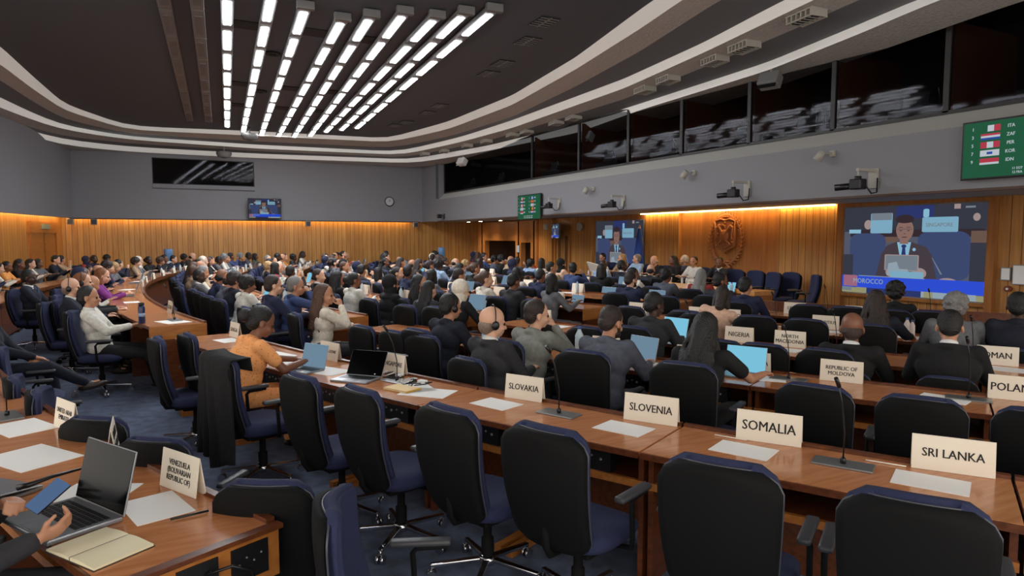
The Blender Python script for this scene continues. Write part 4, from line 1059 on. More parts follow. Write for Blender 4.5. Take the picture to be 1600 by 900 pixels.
# VENEZUELA row foreground
zl = ZD
pL = at_z(118, 812, zl); bigl = laptop(Vector((-0.40, 3.07, ZD)), math.radians(-60), 'large silver laptop with a black screen in the left foreground', lit=False, tilt=14); bigl.scale = (1.18,) * 3
root = empty('notebook', at_z(157, 858, zl), math.radians(-56), 'open cream notebook with blank pages in the left foreground', 'notebook')
for s in (-1, 1):
    acc = bmesh.new(); n = 8; rows = []
    for i in range(n + 1):
        u = i / n; x = s * (0.002 + 0.145 * u); z = 0.014 + 0.006 * math.sin(u * PI) * (1 - u) - 0.004 * u
        rows.append((x, z))
    for (x0, z0), (x1, z1) in zip(rows, rows[1:]): quad(acc, (x0, -0.105, z0), (x1, -0.105, z1), (x1, 0.105, z1), (x0, 0.105, z0)); quad(acc, (x0, -0.105, 0.003), (x1, -0.105, 0.003), (x1, -0.105, z1), (x0, -0.105, z0)); quad(acc, (x0, 0.105, 0.003), (x1, 0.105, 0.003), (x1, 0.105, z1), (x0, 0.105, z0))
    quad(acc, (rows[-1][0], -0.105, 0.003), (rows[-1][0], 0.105, 0.003), (rows[-1][0], 0.105, rows[-1][1]), (rows[-1][0], -0.105, rows[-1][1]))
    fixn(acc); link('pages', to_me(acc), mat('cream_paper', (238, 226, 190), 0.8), root)
bm = bmesh.new(); bx(bm, (0, 0, 0.0015), (0.30, 0.218, 0.003), bev=0.001); link('cover', to_me(bm), mat('dark_notebook_cover', (60, 52, 44), 0.6), root)
paper(29.44, 24.55, -8, 'white sheet between the silver laptop and the VENEZUELA card', s=1.0)
bm = bmesh.new(); tube(bm, [(-0.07, 0, 0.006), (0.07, 0, 0.006)], 0.005, 8); o = link('pen', to_me(bm), M_plast, None, pol(29.40, 24.95, ZD + .003)); o.rotation_euler = (0, 0, faceC(24.5, 75)); tag(o, 'black and white pen on the sheet near the VENEZUELA card', 'pen')
for i, (px, py, off, s) in enumerate([(50, 715, 12, 1.35), (35, 668, 8, 1.2), (150, 770, 40, 1.0)]):
    p = at_z(px, py, ZD); r_, t_ = rth(p); paper(r_, t_, off, ['long white sheet on the desk below the UNITED ARAB EMIRATES card', 'white sheet beside the desk rim at the left edge of the photo', 'cream sheet half under the silver laptop'][i], s=s)
p = at_z(18, 650, ZD); r_, t_ = rth(p); mic(29.45, t_, 'gooseneck microphone at the far left on the VENEZUELA row desk')
bm = bmesh.new(); tube(bm, [at_z(128, 732, ZD + 0.05), at_z(80, 745, ZD + .06), at_z(45, 758, ZD + 0.06), at_z(28, 762, ZD + 0.05)], 0.006, 8, r2=0.014)
laptop(at_z(-14, 772, ZD), faceC(24, 20), 'grey laptop almost closed at the left edge behind the phone', lit=False, tilt=-84)
root = empty('desk_microphone', at_z(60, 780, ZD), 0, 'black microphone arm lying between the phone and the silver laptop', 'microphone')
o = link('microphone_arm', to_me(bm), M_plast, root); o.location = -root.location

# ------------------------------------------------------------------ podium
PX = 10.2
root = empty('podium_desk', (PX, 12.9, 0), 0, 'long timber podium desk before the emblem wall', 'podium desk')
bm = bmesh.new(); bx(bm, (0.28, -0.02, 0.745), (0.72, 5.84, 0.03), bev=0.006); link('desktop', to_me(bm), M_pod, root)
bm = bmesh.new(); pr = [(-0.10, 0.66), (-0.12, 0.70), (-0.06, 0.82), (-0.02, 0.83), (0.0, 0.70)]
va = [bm.verts.new((x, -2.94, z)) for x, z in pr]; vb = [bm.verts.new((x, 2.92, z)) for x, z in pr]
for i in range(5): bm.faces.new((va[i], va[(i + 1) % 5], vb[(i + 1) % 5], vb[i]))
bm.faces.new(va); bm.faces.new(vb); fixn(bm); link('front_rail', to_me(bm), mat('podium_rail_wood', (214, 150, 84), 0.35, noise=0.12, nscale=8), root)
bm = bmesh.new(); bx(bm, (0.05, 0, 0.34), (0.04, 5.8, 0.66)); link('front_panel', to_me(bm), M_pod, root)
for i in range(5):
    bm = bmesh.new(); bx(bm, (0.024, -2.5 + 1.25 * i, 0.34), (0.02, 0.03, 0.66)); link('panel_batten', to_me(bm), M_desk_edge, root)
for y in (-2.9, 2.88):
    bm = bmesh.new(); bx(bm, (0.28, y, 0.37), (0.66, 0.04, 0.72)); link('side_panel', to_me(bm), M_pod, root)
root = empty('side_cabinet', (PX + 0.25, 9.72, 0), 0, 'low timber cabinet at the right end of the podium desk', 'cabinet')
bm = bmesh.new(); bx(bm, (0, 0, 0.35), (0.5, 0.44, 0.7), bev=0.005); link('body', to_me(bm), M_pod, root); bm = bmesh.new(); bx(bm, (0, 0, 0.75), (0.54, 0.48, 0.09), bev=0.006); link('top', to_me(bm), MATS['podium_rail_wood'], root)
root = empty('reading_stand', (PX + 0.35, 15.35, 0.76), 0, 'white sloping reading stand at the left end of the podium desk', 'stand')
bm = bmesh.new(); bx(bm, (0, 0, 0.22), (0.04, 1.0, 0.30), Matrix.Rotation(0.12, 3, 'X') @ Matrix.Rotation(-0.5, 3, 'Y')); link('sloping_board', to_me(bm), mat('off_white_board', (222, 214, 200), 0.6), root)
bm = bmesh.new(); bx(bm, (0.05, 0.35, 0.08), (0.04, 0.04, 0.18)); bx(bm, (0.05, -0.35, 0.08), (0.04, 0.04, 0.18)); link('legs', to_me(bm), M_black, root)
def pod_card(px, w, txt, label):
    y = at_x(px, 436, PX + 0.1).y; root = empty('name_card', (PX + 0.08, y, 0.762), PI / 2, label, 'name card')
    bm = bmesh.new(); bx(bm, (0, 0.02, 0.09), (w, 0.004, 0.17), Matrix.Rotation(-0.15, 3, 'X')); bx(bm, (0, -0.02, 0.09), (w, 0.004, 0.17), Matrix.Rotation(0.15, 3, 'X')); link('card', to_me(bm), M_card, root)
    me = text_me(txt, min(0.06, w * 1.2 / len(txt)), 0.001)
    if not me.materials: me.materials.append(M_ink)
    o = link('lettering', me, None, root); o.rotation_euler = (PI / 2, 0, PI); o.location = (0, 0.028, 0.1)
for px, w, s in ((992, 0.2, 'LEG'), (1015, 0.42, 'SECRETARY-GENERAL'), (1044, 0.24, 'CHAIR'), (1084, 0.30, 'VICE-CHAIR'), (972, 0.2, 'DSD')):
    pod_card(px, w, s, 'name card reading %s on the podium desk' % s)
for i, px in enumerate((911, 928, 942, 953, 962, 1003, 1068, 1075)):
    y = min(15.72, at_x(px, 436, PX + 0.3).y); bottle((PX + 0.26, y, 0.761), 'small water bottle on the podium desk, %s from the left' % ORD[i], s=0.9, col=(214, 218, 220), group='bottles on the podium desk')
for i, (px, ff) in enumerate(((1100, 1), (948, 0))):
    y = at_x(px, 440, PX + 0.35).y; laptop((PX + 0.38, y, 0.762), PI / 2, ['black laptop open before the man in the charcoal suit on the podium', 'black laptop open before the dark-haired man at the podium left'][i], lit=True, alu=M_plast, simple=True)
# flag behind the podium
root = empty('flag', at_x(1000, 420, 11.6) * Vector((1, 1, 0)) if False else (11.65, 15.0, 0), 0, 'blue flag hanging furled on a pole beside the small projection screen', 'flag')
bm = bmesh.new(); tube(bm, [(0, 0, 0), (0, 0, 2.15)], 0.015, 8); lathe(bm, [(0.16, 0), (0.16, 0.03), (0.03, 0.05)], n=18); lathe(bm, [(0.0, 2.2), (0.025, 2.17), (0.01, 2.14)], n=10); link('pole', to_me(bm), mat('brass_pole', (170, 130, 60), 0.3, 0.9), root)
bm = bmesh.new(); n = 28; rings = []
for j in range(12):
    z = 2.1 - j * 0.11; rad = 0.03 + 0.16 * (j / 11) ** 0.8
    rings.append([bm.verts.new((rad * math.cos(2 * PI * i / n) * (1 + 0.25 * math.sin(i * 2.4)) * 0.7, rad * math.sin(2 * PI * i / n) * (1 + 0.25 * math.sin(i * 2.4)), z)) for i in range(n)])
for a, b in zip(rings, rings[1:]):
    for i in range(n): bm.faces.new((a[i], a[(i + 1) % n], b[(i + 1) % n], b[i])).smooth = True
bm.faces.new(rings[-1]); link('cloth', to_me(bm), mat('blue_flag_cloth', (36, 70, 150), 0.8), root)

# carved emblem: laurel wreath around a shield
root = empty('carved_emblem', (WX + 0.08, 12.17, 1.83), -PI / 2, 'large carved wooden emblem with a wreath round a shield', 'emblem')
M_carv = mat('carved_timber', (158, 96, 52), 0.45, noise=0.2, nscale=30)
# local: x to the right seen from the room, z up, +y towards the room is -y after rotation
acc = ([], [])
sh = [(-0.40, 0.44), (-0.2, 0.50), (0, 0.46), (0.2, 0.50), (0.40, 0.44), (0.38, 0.0), (0.34, -0.22), (0.14, -0.30), (0.0, -0.38), (-0.14, -0.30), (-0.34, -0.22), (-0.38, 0.0)]
bm = bmesh.new(); f = bm.faces.new([bm.verts.new((x * .85, 0, z)) for x, z in sh]); ex = bmesh.ops.extrude_face_region(bm, geom=[f])
for v in [g for g in ex['geom'] if isinstance(g, bmesh.types.BMVert)]: v.co.y -= 0.06
fixn(bm); bmesh.ops.bevel(bm, geom=list(bm.edges), offset=0.012, segments=2, affect='EDGES'); link('shield', to_me(bm), M_carv, root)
bm = bmesh.new(); n = len(sh)
tube(bm, [(x * .80, -0.065, z * 0.93) for x, z in sh + sh[:1]], 0.018, 6); link('shield_rim', to_me(bm), M_carv, root)
er = random.Random(2)
bm = bmesh.new(); acc = ([], [])
add_ell(acc, (0, -0.07, 0.05), (0.15, 0.05, 0.16)); 
for s in (-1, 1):
    add_cap(acc, (0.03 * s, -0.08, 0.1), (0.2 * s, -0.08, 0.3), 0.05, 0.03); add_cap(acc, (0.05 * s, -0.08, -0.05), (0.2 * s, -0.07, -0.16), 0.04, 0.025); add_cap(acc, (0.2 * s, -0.07, -0.16), (0.02 * s, -0.07, -0.24), 0.025, 0.03)
    add_cap(acc, (0.24 * s, -0.08, 0.0), (0.26 * s, -0.07, 0.26), 0.025, 0.03)
for i in range(26): add_ell(acc, (er.uniform(-.28, .28), -0.07, er.uniform(-.2, .38)), (er.uniform(.02, .05), 0.03, er.uniform(.02, .05)), None, 2)
link('shield_relief', remesh(acc, 0.012, 1, 'relief'), M_carv, root); bm.free()
for s in (-1, 1):
    acc = ([], [])
    pts = []
    for i in range(21):
        a = math.radians(-92 + i * 9.0); pts.append(Vector((s * math.cos(a) * 0.50 * (1 if i < 14 else 1 - 0.012 * (i - 14)), -0.03, math.sin(a) * 0.60 - 0.03)))
    for a, b in zip(pts, pts[1:]): add_cap(acc, a, b, 0.022, 0.022)
    for i, p in enumerate(pts[1:-1]):
        tg = (pts[i + 2] - pts[i]).normalized(); nm = Vector((tg.z, 0, -tg.x))
        for q in (-1, 0, 1):
            d = (tg + nm * q * 0.75).normalized(); add_ell(acc, p + d * 0.07, (0.021, 0.018, 0.072), Vector((0, 0, 1)).rotation_difference(d).to_matrix(), 2)
    link('laurel_branch', remesh(acc, 0.011, 1, 'laurel'), M_carv, root)
acc = ([], [])
for s in (-1, 1): add_cap(acc, (0, -0.04, -0.58), (0.16 * s, -0.04, -0.70), 0.03, 0.035); add_ell(acc, (0.09 * s, -0.05, -0.56), (0.09, 0.03, 0.035))
link('ribbon', remesh(acc, 0.012, 1, 'ribbon'), M_carv, root)

# ------------------------------------------------------------------ pictures shown on the screens (flat, real size)
def poly_layer(bm, pts, y, mi):
    f = bm.faces.new([bm.verts.new((p[0], y, p[1])) for p in pts]); f.material_index = mi
def rect(x0, z0, x1, z1): return [(x0, z0), (x1, z0), (x1, z1), (x0, z1)]
def ell(cx, cz, rx, rz, n=24, a0=0, a1=360): return [(cx + rx * math.cos(math.radians(a0 + (a1 - a0) * i / (n if a1 - a0 == 360 else n - 1))), cz + rz * math.sin(math.radians(a0 + (a1 - a0) * i / (n if a1 - a0 == 360 else n - 1)))) for i in range(n)]
def rrect(x0, z0, x1, z1, r):
    o = []
    for cx, cz, a in ((x1 - r, z1 - r, 0), (x0 + r, z1 - r, 90), (x0 + r, z0 + r, 180), (x1 - r, z0 + r, 270)):
        for i in range(6): o.append((cx + r * math.cos(math.radians(a + i * 18)), cz + r * math.sin(math.radians(a + i * 18))))
    return o
def speaker_picture(root, W, Hh, e=1.0, tagname='p', text=True):
    cols = [(84, 88, 104), (56, 58, 70), (62, 74, 112), (126, 172, 196), (140, 108, 100), (54, 44, 50), (72, 62, 70), (136, 186, 210), (118, 128, 138), (160, 142, 140), (48, 80, 214), (158, 104, 124), (150, 148, 112), (46, 56, 108), (146, 164, 176), (108, 86, 76)]
    ms = [glow('%s_tone_%d' % (tagname, i), c, e) for i, c in enumerate(cols)]
    S = [(0, rect(0, 0, 1, 1)), (1, rect(0, .72, 1, 1)), (13, rect(.40, .86, .66, 1)), (5, rect(.05, .66, .98, .74)), (15, rect(.28, .60, .42, .66)), (15, rect(.9, .55, 1, .72)),
         (2, rrect(.05, .2, .33, .70, .08)), (2, rrect(.56, .2, .90, .72, .09)), (1, rect(0, .2, .08, .45)), (1, rect(.9, .2, 1, .6)),
         (7, rect(.04, .70, .135, .745)), (9, ell(.19, .80, .03, .055)), (3, rrect(.21, .70, .375, .93, .012)), (8, rect(.215, .85, .37, .93)), (3, rrect(.585, .71, .82, .87, .012)), (7, rrect(.59, .87, .63, .96, .015)), (9, ell(.93, .86, .022, .04)), (8, rect(.86, .955, .92, .975)), (9, rect(.79, .95, .83, 1)),
         (6, [(.26, .18), (.30, .46), (.34, .56), (.42, .61), (.50, .61), (.62, .55), (.66, .46), (.70, .18)]), (7, [(.415, .60), (.45, .36), (.49, .36), (.515, .60)]), (13, [(.455, .54), (.475, .54), (.485, .40), (.462, .36), (.445, .40)]), (13, ell(.465, .555, .018, .02)),
         (4, rect(.435, .58, .495, .66)), (4, ell(.467, .735, .062, .125)), (5, ell(.465, .85, .066, .055, 14, 0, 180)), (5, ell(.465, .84, .064, .03)), (6, rect(.415, .742, .52, .747)), (6, ell(.440, .728, .010, .006)), (6, ell(.494, .728, .010, .006)), (5, rect(.425, .762, .455, .768)), (5, rect(.479, .762, .509, .768)), (6, rect(.460, .690, .474, .697)), (6, ell(.467, .655, .022, .006)),
         (9, ell(.40, .26, .06, .06)), (9, ell(.58, .26, .05, .06)), (9, rrect(.33, .28, .575, .46, .01)), (8, rect(.338, .29, .567, .45)), (14, [(.35, .22), (.36, .36), (.42, .38), (.44, .30), (.5, .3), (.52, .22)]), (3, rect(.38, .19, .61, .275)), (8, [(.66, .44), (.668, .43), (.735, .26), (.722, .26)]), (9, ell(.77, .18, .065, .045, 14, 0, 180)), (7, ell(.54, .52, .012, .018)),
         (12, rect(0, 0, 1, .06)), (8, rect(0, .02, .08, .09)), (12, rect(.12, 0, .20, .08)), (14, rect(.6, 0, .95, .08)), (12, rect(.62, .0, .68, .07)), (13, rect(.2, .0, .6, .10)),
         (10, rect(.0, .065, 1, .205)), (11, rrect(.012, .075, .125, .205, .008)), (14, rect(.135, .20, .62, .207))]
    bm = bmesh.new()
    for i, (mi, pts) in enumerate(S):
        poly_layer(bm, [((x - .5) * W, z * Hh) for x, z in pts], -0.0004 * (i + 1), mi)
    for f in bm.faces:
        f.normal_update()
        if f.normal.y > 0: f.normal_flip()
    o = link('picture', to_me(bm), None, root)
    for m in ms: o.data.materials.append(m)
    if text:
        for s, x, z, sz, m in (('SINGAPORE', .702, .785, .037, ms[8]), ('MOROCCO', .21, .14, .05, ms[14])):
            t = link('picture_lettering', text_me(s, sz * W, 0.001 * W), m, root); t.rotation_euler = (PI / 2, 0, 0); t.location = ((x - .5) * W, -0.024, z * Hh)
    return root
# big screen: px 1320..1548
y0, y1 = 6.27, 8.90
root = empty('projection_screen', (WX - 0.02, (y0 + y1) / 2, 0.78), -PI / 2, 'large projection screen showing a speaker above a blue caption bar', 'projection screen')
bm = bmesh.new(); W_, H_ = y1 - y0, 1.64
bx(bm, (0, 0.01, H_ / 2), (W_ + 0.06, 0.02, H_ + 0.06)); link('screen_panel', to_me(bm), M_grey, root); speaker_picture(root, W_, H_, 0.92, 'big')
bm = bmesh.new()
for s in (-1, 1): bx(bm, (s * (W_ / 2 + 0.07), -0.02, H_ / 2 - .1), (0.12, 0.08, H_ + 0.9))
bx(bm, (0, -0.02, H_ + 0.06), (W_ + 0.2, 0.06, 0.07)); bx(bm, (0, -0.02, -0.05), (W_ + 0.2, 0.06, 0.06)); link('timber_frame', to_me(bm), M_emb_w, root)
root = empty('projection_screen', (WX + 0.03, 16.5, 0.62), -PI / 2, 'smaller projection screen left of the emblem behind the flag', 'projection screen')
bm = bmesh.new(); bx(bm, (0, 0.01, 0.87), (2.42, 0.02, 1.76)); link('screen_panel', to_me(bm), M_grey, root); speaker_picture(root, 2.36, 1.72, 0.85, 'small')
# monitor on the far grey wall, tilted forwards
def monitor(loc, rz, W, Hh, label, pic, tiltx=0.0, cat='screen'):
    root = empty('wall_monitor', loc, rz, label, cat); root.rotation_euler = (tiltx, 0, rz)
    bm = bmesh.new(); bx(bm, (0, 0.03, Hh / 2), (W + 0.05, 0.06, Hh + 0.05), bev=0.008); link('housing', to_me(bm), M_plast, root)
    bm = bmesh.new(); bx(bm, (0, 0.10, Hh / 2), (0.2, 0.12, 0.2)); link('wall_bracket', to_me(bm), M_black, root)
    pic(root, W, Hh); return root
monitor((3.30, YF - 0.28, 2.58), 0.0, 1.12, 0.70, 'monitor hanging on the far grey wall above the timber, tilted down', lambda r, w, h: speaker_picture(r, w, h, 0.8, 'tv', True), 0.12)
monitor((11.7, 19.62, 1.83), -PI / 2 - 0.25, 0.82, 0.47, 'small monitor above the narrow timber doors left of the podium', lambda r, w, h: speaker_picture(r, w, h, 0.8, 'tv', True), 0.0)
# green result boards
def board(root, W, Hh):
    cs = dict(g=(42, 98, 70), w=(206, 214, 222), r=(196, 66, 84), b=(52, 84, 170), o=(206, 140, 56), k=(32, 28, 28), y=(222, 176, 72))
    ks = list(cs); ms = [glow('board_' + k, cs[k], 0.75) for k in ks]
    bm = bmesh.new(); lay = [0]
    def R(x0, z0, x1, z1, k): lay[0] += 1; poly_layer(bm, [((x - .5) * W, z * Hh) for x, z in rect(x0, z0, x1, z1)], -0.0003 * lay[0], ks.index(k))
    R(0, 0, 1, 1, 'g')
    fl = [[('v', 'g', 'w', 'r'), ('h', 'r', 'w', 'b'), ('v', 'r', 'w', 'r'), ('d', 'w', 'b'), ('h', 'r', 'r', 'w')], [('v', 'b', 'w', 'b'), ('h', 'r', 'o', 'r'), ('d', 'w', 'r'), ('v', 'k', 'y', 'r'), ('h', 'r', 'w', 'b')]]
    for c in range(2):
        for r in range(5):
            x = 0.12 + 0.48 * c; z = 0.82 - r * 0.148; w = 0.13; h = 0.11; f = fl[c][r]
            if f[0] == 'v':
                for i in range(3): R(x + w * i / 3, z, x + w * (i + 1) / 3, z + h, f[1 + i])
            elif f[0] == 'h':
                for i in range(3): R(x, z + h * (2 - i) / 3, x + w, z + h * (3 - i) / 3, f[1 + i])
            else:
                R(x, z, x + w, z + h, f[1]); R(x + w * .35, z + h * .3, x + w * .65, z + h * .7, f[2])
    for f in bm.faces:
        f.normal_update()
        if f.normal.y > 0: f.normal_flip()
    o = link('picture', to_me(bm), None, root)
    for m in ms: o.data.materials.append(m)
    body = [['1', '3', '5', '7', '9'], ['2', '4', '6', '8', '10']]; code = [['ITA', 'ZAF', 'PER', 'KOR', 'IDN'], ['ARG', 'ESP', 'JPN', 'BEL', 'NLD']]
    for c in range(2):
        for r in range(5):
            z = 0.875 - r * 0.148
            for s, x in ((body[c][r], 0.07 + 0.48 * c), (code[c][r], 0.325 + 0.48 * c)):
                t = link('lettering', text_me(s, 0.085 * Hh, 0.0012), ms[1], root); t.rotation_euler = (PI / 2, 0, 0); t.location = ((x - .5) * W, -0.02, z * Hh)
    for j, s in enumerate(('11 EGY  13 GRC  15 IND  17 KEN', '12 FRA  14 GHA  16 IRN  18 MEX')):
        t = link('lettering', text_me(s, 0.06 * Hh, 0.001), ms[1], root); t.rotation_euler = (PI / 2, 0, 0); t.location = (0, -0.02, (0.12 - 0.07 * j) * Hh)
for m in []: pass
monitor((FX - 0.10, 5.45 - 0.95, 2.64), -PI / 2, 1.78, 0.72, 'large green results board with flags on the fascia at top right', board)
monitor((FX - 0.10, 17.65, 2.40), -PI / 2, 1.36, 0.70, 'smaller green results board with flags far along the fascia', board)
# camera brackets on the fascia
for i, (px, py, s) in enumerate([(862, 325, .9), (962, 322, .9), (1155, 303, .95), (1352, 287, 1.0)]):
    p = at_x(px + 14 * s, py - 8, FX); root = empty('wall_camera', p, 0, 'black camera on a white bracket on the fascia, %s from the left' % ORD[i], 'camera', 'cameras on brackets along the fascia'); root.scale = (s,) * 3
    bm = bmesh.new(); bx(bm, (-0.02, 0, 0.0), (0.03, 0.16, 0.3), bev=0.004); bx(bm, (-0.2, 0.0, 0.12), (0.4, 0.05, 0.04)); tube(bm, [(-0.38, 0, 0.12), (-0.38, 0, 0.0)], 0.015, 8); link('bracket', to_me(bm), M_louv, root)
    bm = bmesh.new(); bx(bm, (-0.38, 0, -0.10), (0.16, 0.2, 0.16), bev=0.02); tube(bm, [(-0.38, 0, 0.02), (-0.38, 0, -0.04)], 0.05, 12); link('camera_body', to_me(bm), M_plast, root)
    bm = bmesh.new(); tube(bm, [(-0.38, 0.08, -0.12), (-0.50, 0.30, -0.14)], 0.05, 12); link('lens', to_me(bm), M_plast, root)
    bm = bmesh.new(); tube(bm, [(-0.36, -0.08, -0.08), (-0.26, -0.14, -0.24), (-0.1, -0.12, -0.22), (-0.04, -0.08, 0.0)], 0.012, 6); link('cable', to_me(bm), M_plast, root)
for i, (px, py) in enumerate([(926, 297), (1082, 272), (1296, 243)]):
    p = at_x(px, py, FX); root = empty('wall_spotlight', p, 0, 'small white wall spotlight on the fascia, %s from the left' % ORD[i], 'spotlight', 'white spotlights on the fascia')
    bm = bmesh.new(); bx(bm, (-0.03, -0.08, 0.02), (0.05, 0.08, 0.10), bev=0.004); tube(bm, [(-0.05, -0.08, 0.03), (-0.16, 0.0, 0.02)], 0.012, 6); link('bracket', to_me(bm), M_louv, root)
    bm = bmesh.new(); tube(bm, [(-0.16, 0.0, 0.06), (-0.20, 0.08, -0.08)], 0.055, 12, r2=0.07); link('lamp_head', to_me(bm), M_louv, root)
for i, (px, py, z, sz, c) in enumerate([(1203, 126, 4.72, .3, M_plast), (917, 214, 4.72, .3, M_white), (722, 253, 4.7, .3, M_white)]):
    p = at_z(px, py, z - 0.15); root = empty('loudspeaker', p, 0.3, ['dark wedge loudspeaker under the ceiling edge above the booth windows', 'white wedge loudspeaker under the ceiling edge, middle of the booth windows', 'white wedge loudspeaker under the ceiling at the far end of the booth windows'][i], 'loudspeaker')
    bm = bmesh.new(); bx(bm, (0, 0, 0), (0.22, 0.36, 0.24), Matrix.Rotation(0.5, 3, 'Y'), 0, 0.02); link('cabinet', to_me(bm), [M_lampbody, M_white, M_white][i], root)
    bm = bmesh.new(); bx(bm, (-0.10, 0, -0.05), (0.012, 0.32, 0.20), Matrix.Rotation(0.5, 3, 'Y')); link('grille', to_me(bm), c if c is M_plast else M_louv, root)
    bm = bmesh.new(); tube(bm, [(0.03, 0, 0.08), (0.05, 0, 0.2)], 0.02, 8); link('mount', to_me(bm), M_louv, root)
for i, (px, py, z) in enumerate([(390, 213, 5.16), (350, 241, 4.84)]):
    p = at_z(px, py, z - 0.08); root = empty('dome_projector', p, 0, ['dark projector hanging below the far ends of the strip lights', 'grey dome camera under the lowest ceiling ring above the booth window'][i], 'projector')
    bm = bmesh.new(); lathe(bm, [(0.05, -0.14), (0.2, -0.10), (0.26, 0.0), (0.25, 0.08)], n=20); lathe(bm, [(0.03, 0.07), (0.03, 0.30)], n=8); link('dome', to_me(bm), M_lampbody if i else mat('dark_grey_dome', (84, 82, 80), 0.6), root)
# wall clock, loudspeakers on the timber edge
root = empty('wall_clock', at_y(608, 315, YF - 0.02), 0, 'round grey clock on the far wall', 'clock')
bm = bmesh.new(); lathe(bm, [(0.19, 0.0), (0.2, 0.03), (0.175, 0.045)], n=28)
for v in bm.verts: v.co = Vector((v.co.x, -v.co.z, v.co.y))
fixn(bm); link('clock_case', to_me(bm), mat('clock_case', (70, 72, 76), 0.4), root)
bm = bmesh.new(); lathe(bm, [(0.16, 0.046), (0.16, 0.05)], n=28)
for v in bm.verts: v.co = Vector((v.co.x, -v.co.z, v.co.y))
fixn(bm); link('clock_face', to_me(bm), mat('clock_face', (190, 190, 192), 0.5), root)
bm = bmesh.new(); bx(bm, (0.03, -0.054, 0.03), (0.1, 0.004, 0.012), Matrix.Rotation(-0.8, 3, 'Y')); bx(bm, (0, -0.054, 0.05), (0.01, 0.004, 0.12)); link('clock_hands', to_me(bm), M_ink, root)
for i, (px, y) in enumerate([(110, YF), (147, YF), (481, YF), (649, YF)]):
    p = at_y(px, 347, y - 0.02); p.z = 2.38; root = empty('wall_loudspeaker', p, 0, 'small pale loudspeaker at the top of the far timber wall, %s from the left' % ORD[i], 'loudspeaker', 'small loudspeakers along the far timber wall')
    bm = bmesh.new(); bx(bm, (0, 0.0, 0), (0.2, 0.16, 0.2), bev=0.02); link('cabinet', to_me(bm), M_louv, root); bm = bmesh.new(); bx(bm, (0, -0.085, 0), (0.16, 0.01, 0.16)); link('grille', to_me(bm), M_pad, root); bm = bmesh.new(); tube(bm, [(0, 0.06, 0), (0, 0.3, 0.0)], 0.02, 6); link('mount', to_me(bm), M_louv, root)
root = empty('wall_camera', at_x(694, 338, FX - 0.02), 0, 'small black camera on the wall corner beyond the booth windows', 'camera')
bm = bmesh.new(); bx(bm, (-0.2, 0, 0), (0.18, 0.12, 0.16), bev=0.02); link('camera_body', to_me(bm), M_plast, root); bm = bmesh.new(); bx(bm, (-0.08, 0, 0.03), (0.16, 0.04, 0.04)); bx(bm, (-0.01, 0, 0.0), (0.03, 0.14, 0.2)); link('bracket', to_me(bm), M_pad, root)
# notices and alarm at the right
for i, (y0, y1, z0, z1) in enumerate([(5.90, 6.05, 1.16, 1.37), (5.30, 5.88, 1.10, 1.42)]):
    root = empty('framed_notice', (WX - 0.03, (y0 + y1) / 2, (z0 + z1) / 2), 0, ['small framed notice on the timber wall right of the big screen', 'larger framed notice on the timber wall at the right edge'][i], 'notice')
    bm = bmesh.new(); bx(bm, (0, 0, 0), (0.02, y1 - y0, z1 - z0)); link('frame', to_me(bm), M_steel, root); bm = bmesh.new(); bx(bm, (-0.012, 0, 0), (0.004, y1 - y0 - .03, z1 - z0 - .03)); link('sheet', to_me(bm), M_paper, root)
root = empty('fire_call_point', (WX - 0.03, 5.92, 1.03), 0, 'round red brown alarm fitting below the notices', 'alarm'); bm = bmesh.new(); tube(bm, [(0, 0, 0), (-0.05, 0, 0)], 0.05, 14); link('housing', to_me(bm), mat('red_brown_plastic', (120, 52, 34), 0.4), root); bm = bmesh.new(); tube(bm, [(-0.05, 0, 0), (-0.06, 0, 0)], 0.02, 10); link('button', to_me(bm), M_white, root)
root = empty('fire_call_point', (WX - 0.23, 21.2, 0.78), 0, 'small red alarm fitting beside the narrow timber opening', 'alarm'); bm = bmesh.new(); bx(bm, (0, 0, 0), (0.06, 0.12, 0.12), bev=0.01); link('housing', to_me(bm), mat('red_plastic', (190, 60, 40), 0.4), root); bm = bmesh.new(); tube(bm, [(-0.03, 0, 0), (-0.04, 0, 0)], 0.03, 10); link('button', to_me(bm), M_white, root)
root = empty('wall_notice', (WX - 0.22, 22.5, 1.42), 0, 'blue and white notice on the pier beside the booth opening', 'notice'); bm = bmesh.new(); bx(bm, (0, 0, 0), (0.01, 0.24, 0.26)); link('sheet', to_me(bm), mat('pale_blue_sheet', (170, 184, 200), 0.7), root)
for i, (y, z) in enumerate(((20.55, 2.22), (18.35, 2.19))):
    root = empty('wall_light', (WX - 0.13, y, z), 0, ['square pale wall fitting left of the small monitor', 'round pale wall fitting right of the small monitor'][i], 'wall fitting'); bm = bmesh.new()
    if i == 0: bx(bm, (0, 0, 0), (0.1, 0.26, 0.2), bev=0.02)
    else: tube(bm, [(0.02, 0, 0), (-0.06, 0, 0)], 0.13, 18)
    link('cover', to_me(bm), M_louv, root)
for i, (y, w) in enumerate(((24.3, 1.3),)):
    root = empty('paper_stack', (WX - 0.24, y, 0.91), 0, 'long white stack of papers on the booth sill', 'papers'); bm = bmesh.new(); 
    for j in range(5): bx(bm, (0, -0.6 + .3 * j, 0.04), (0.14, 0.27, 0.06 + .015 * (j % 2)))
    link('sheets', to_me(bm), M_paper, root)
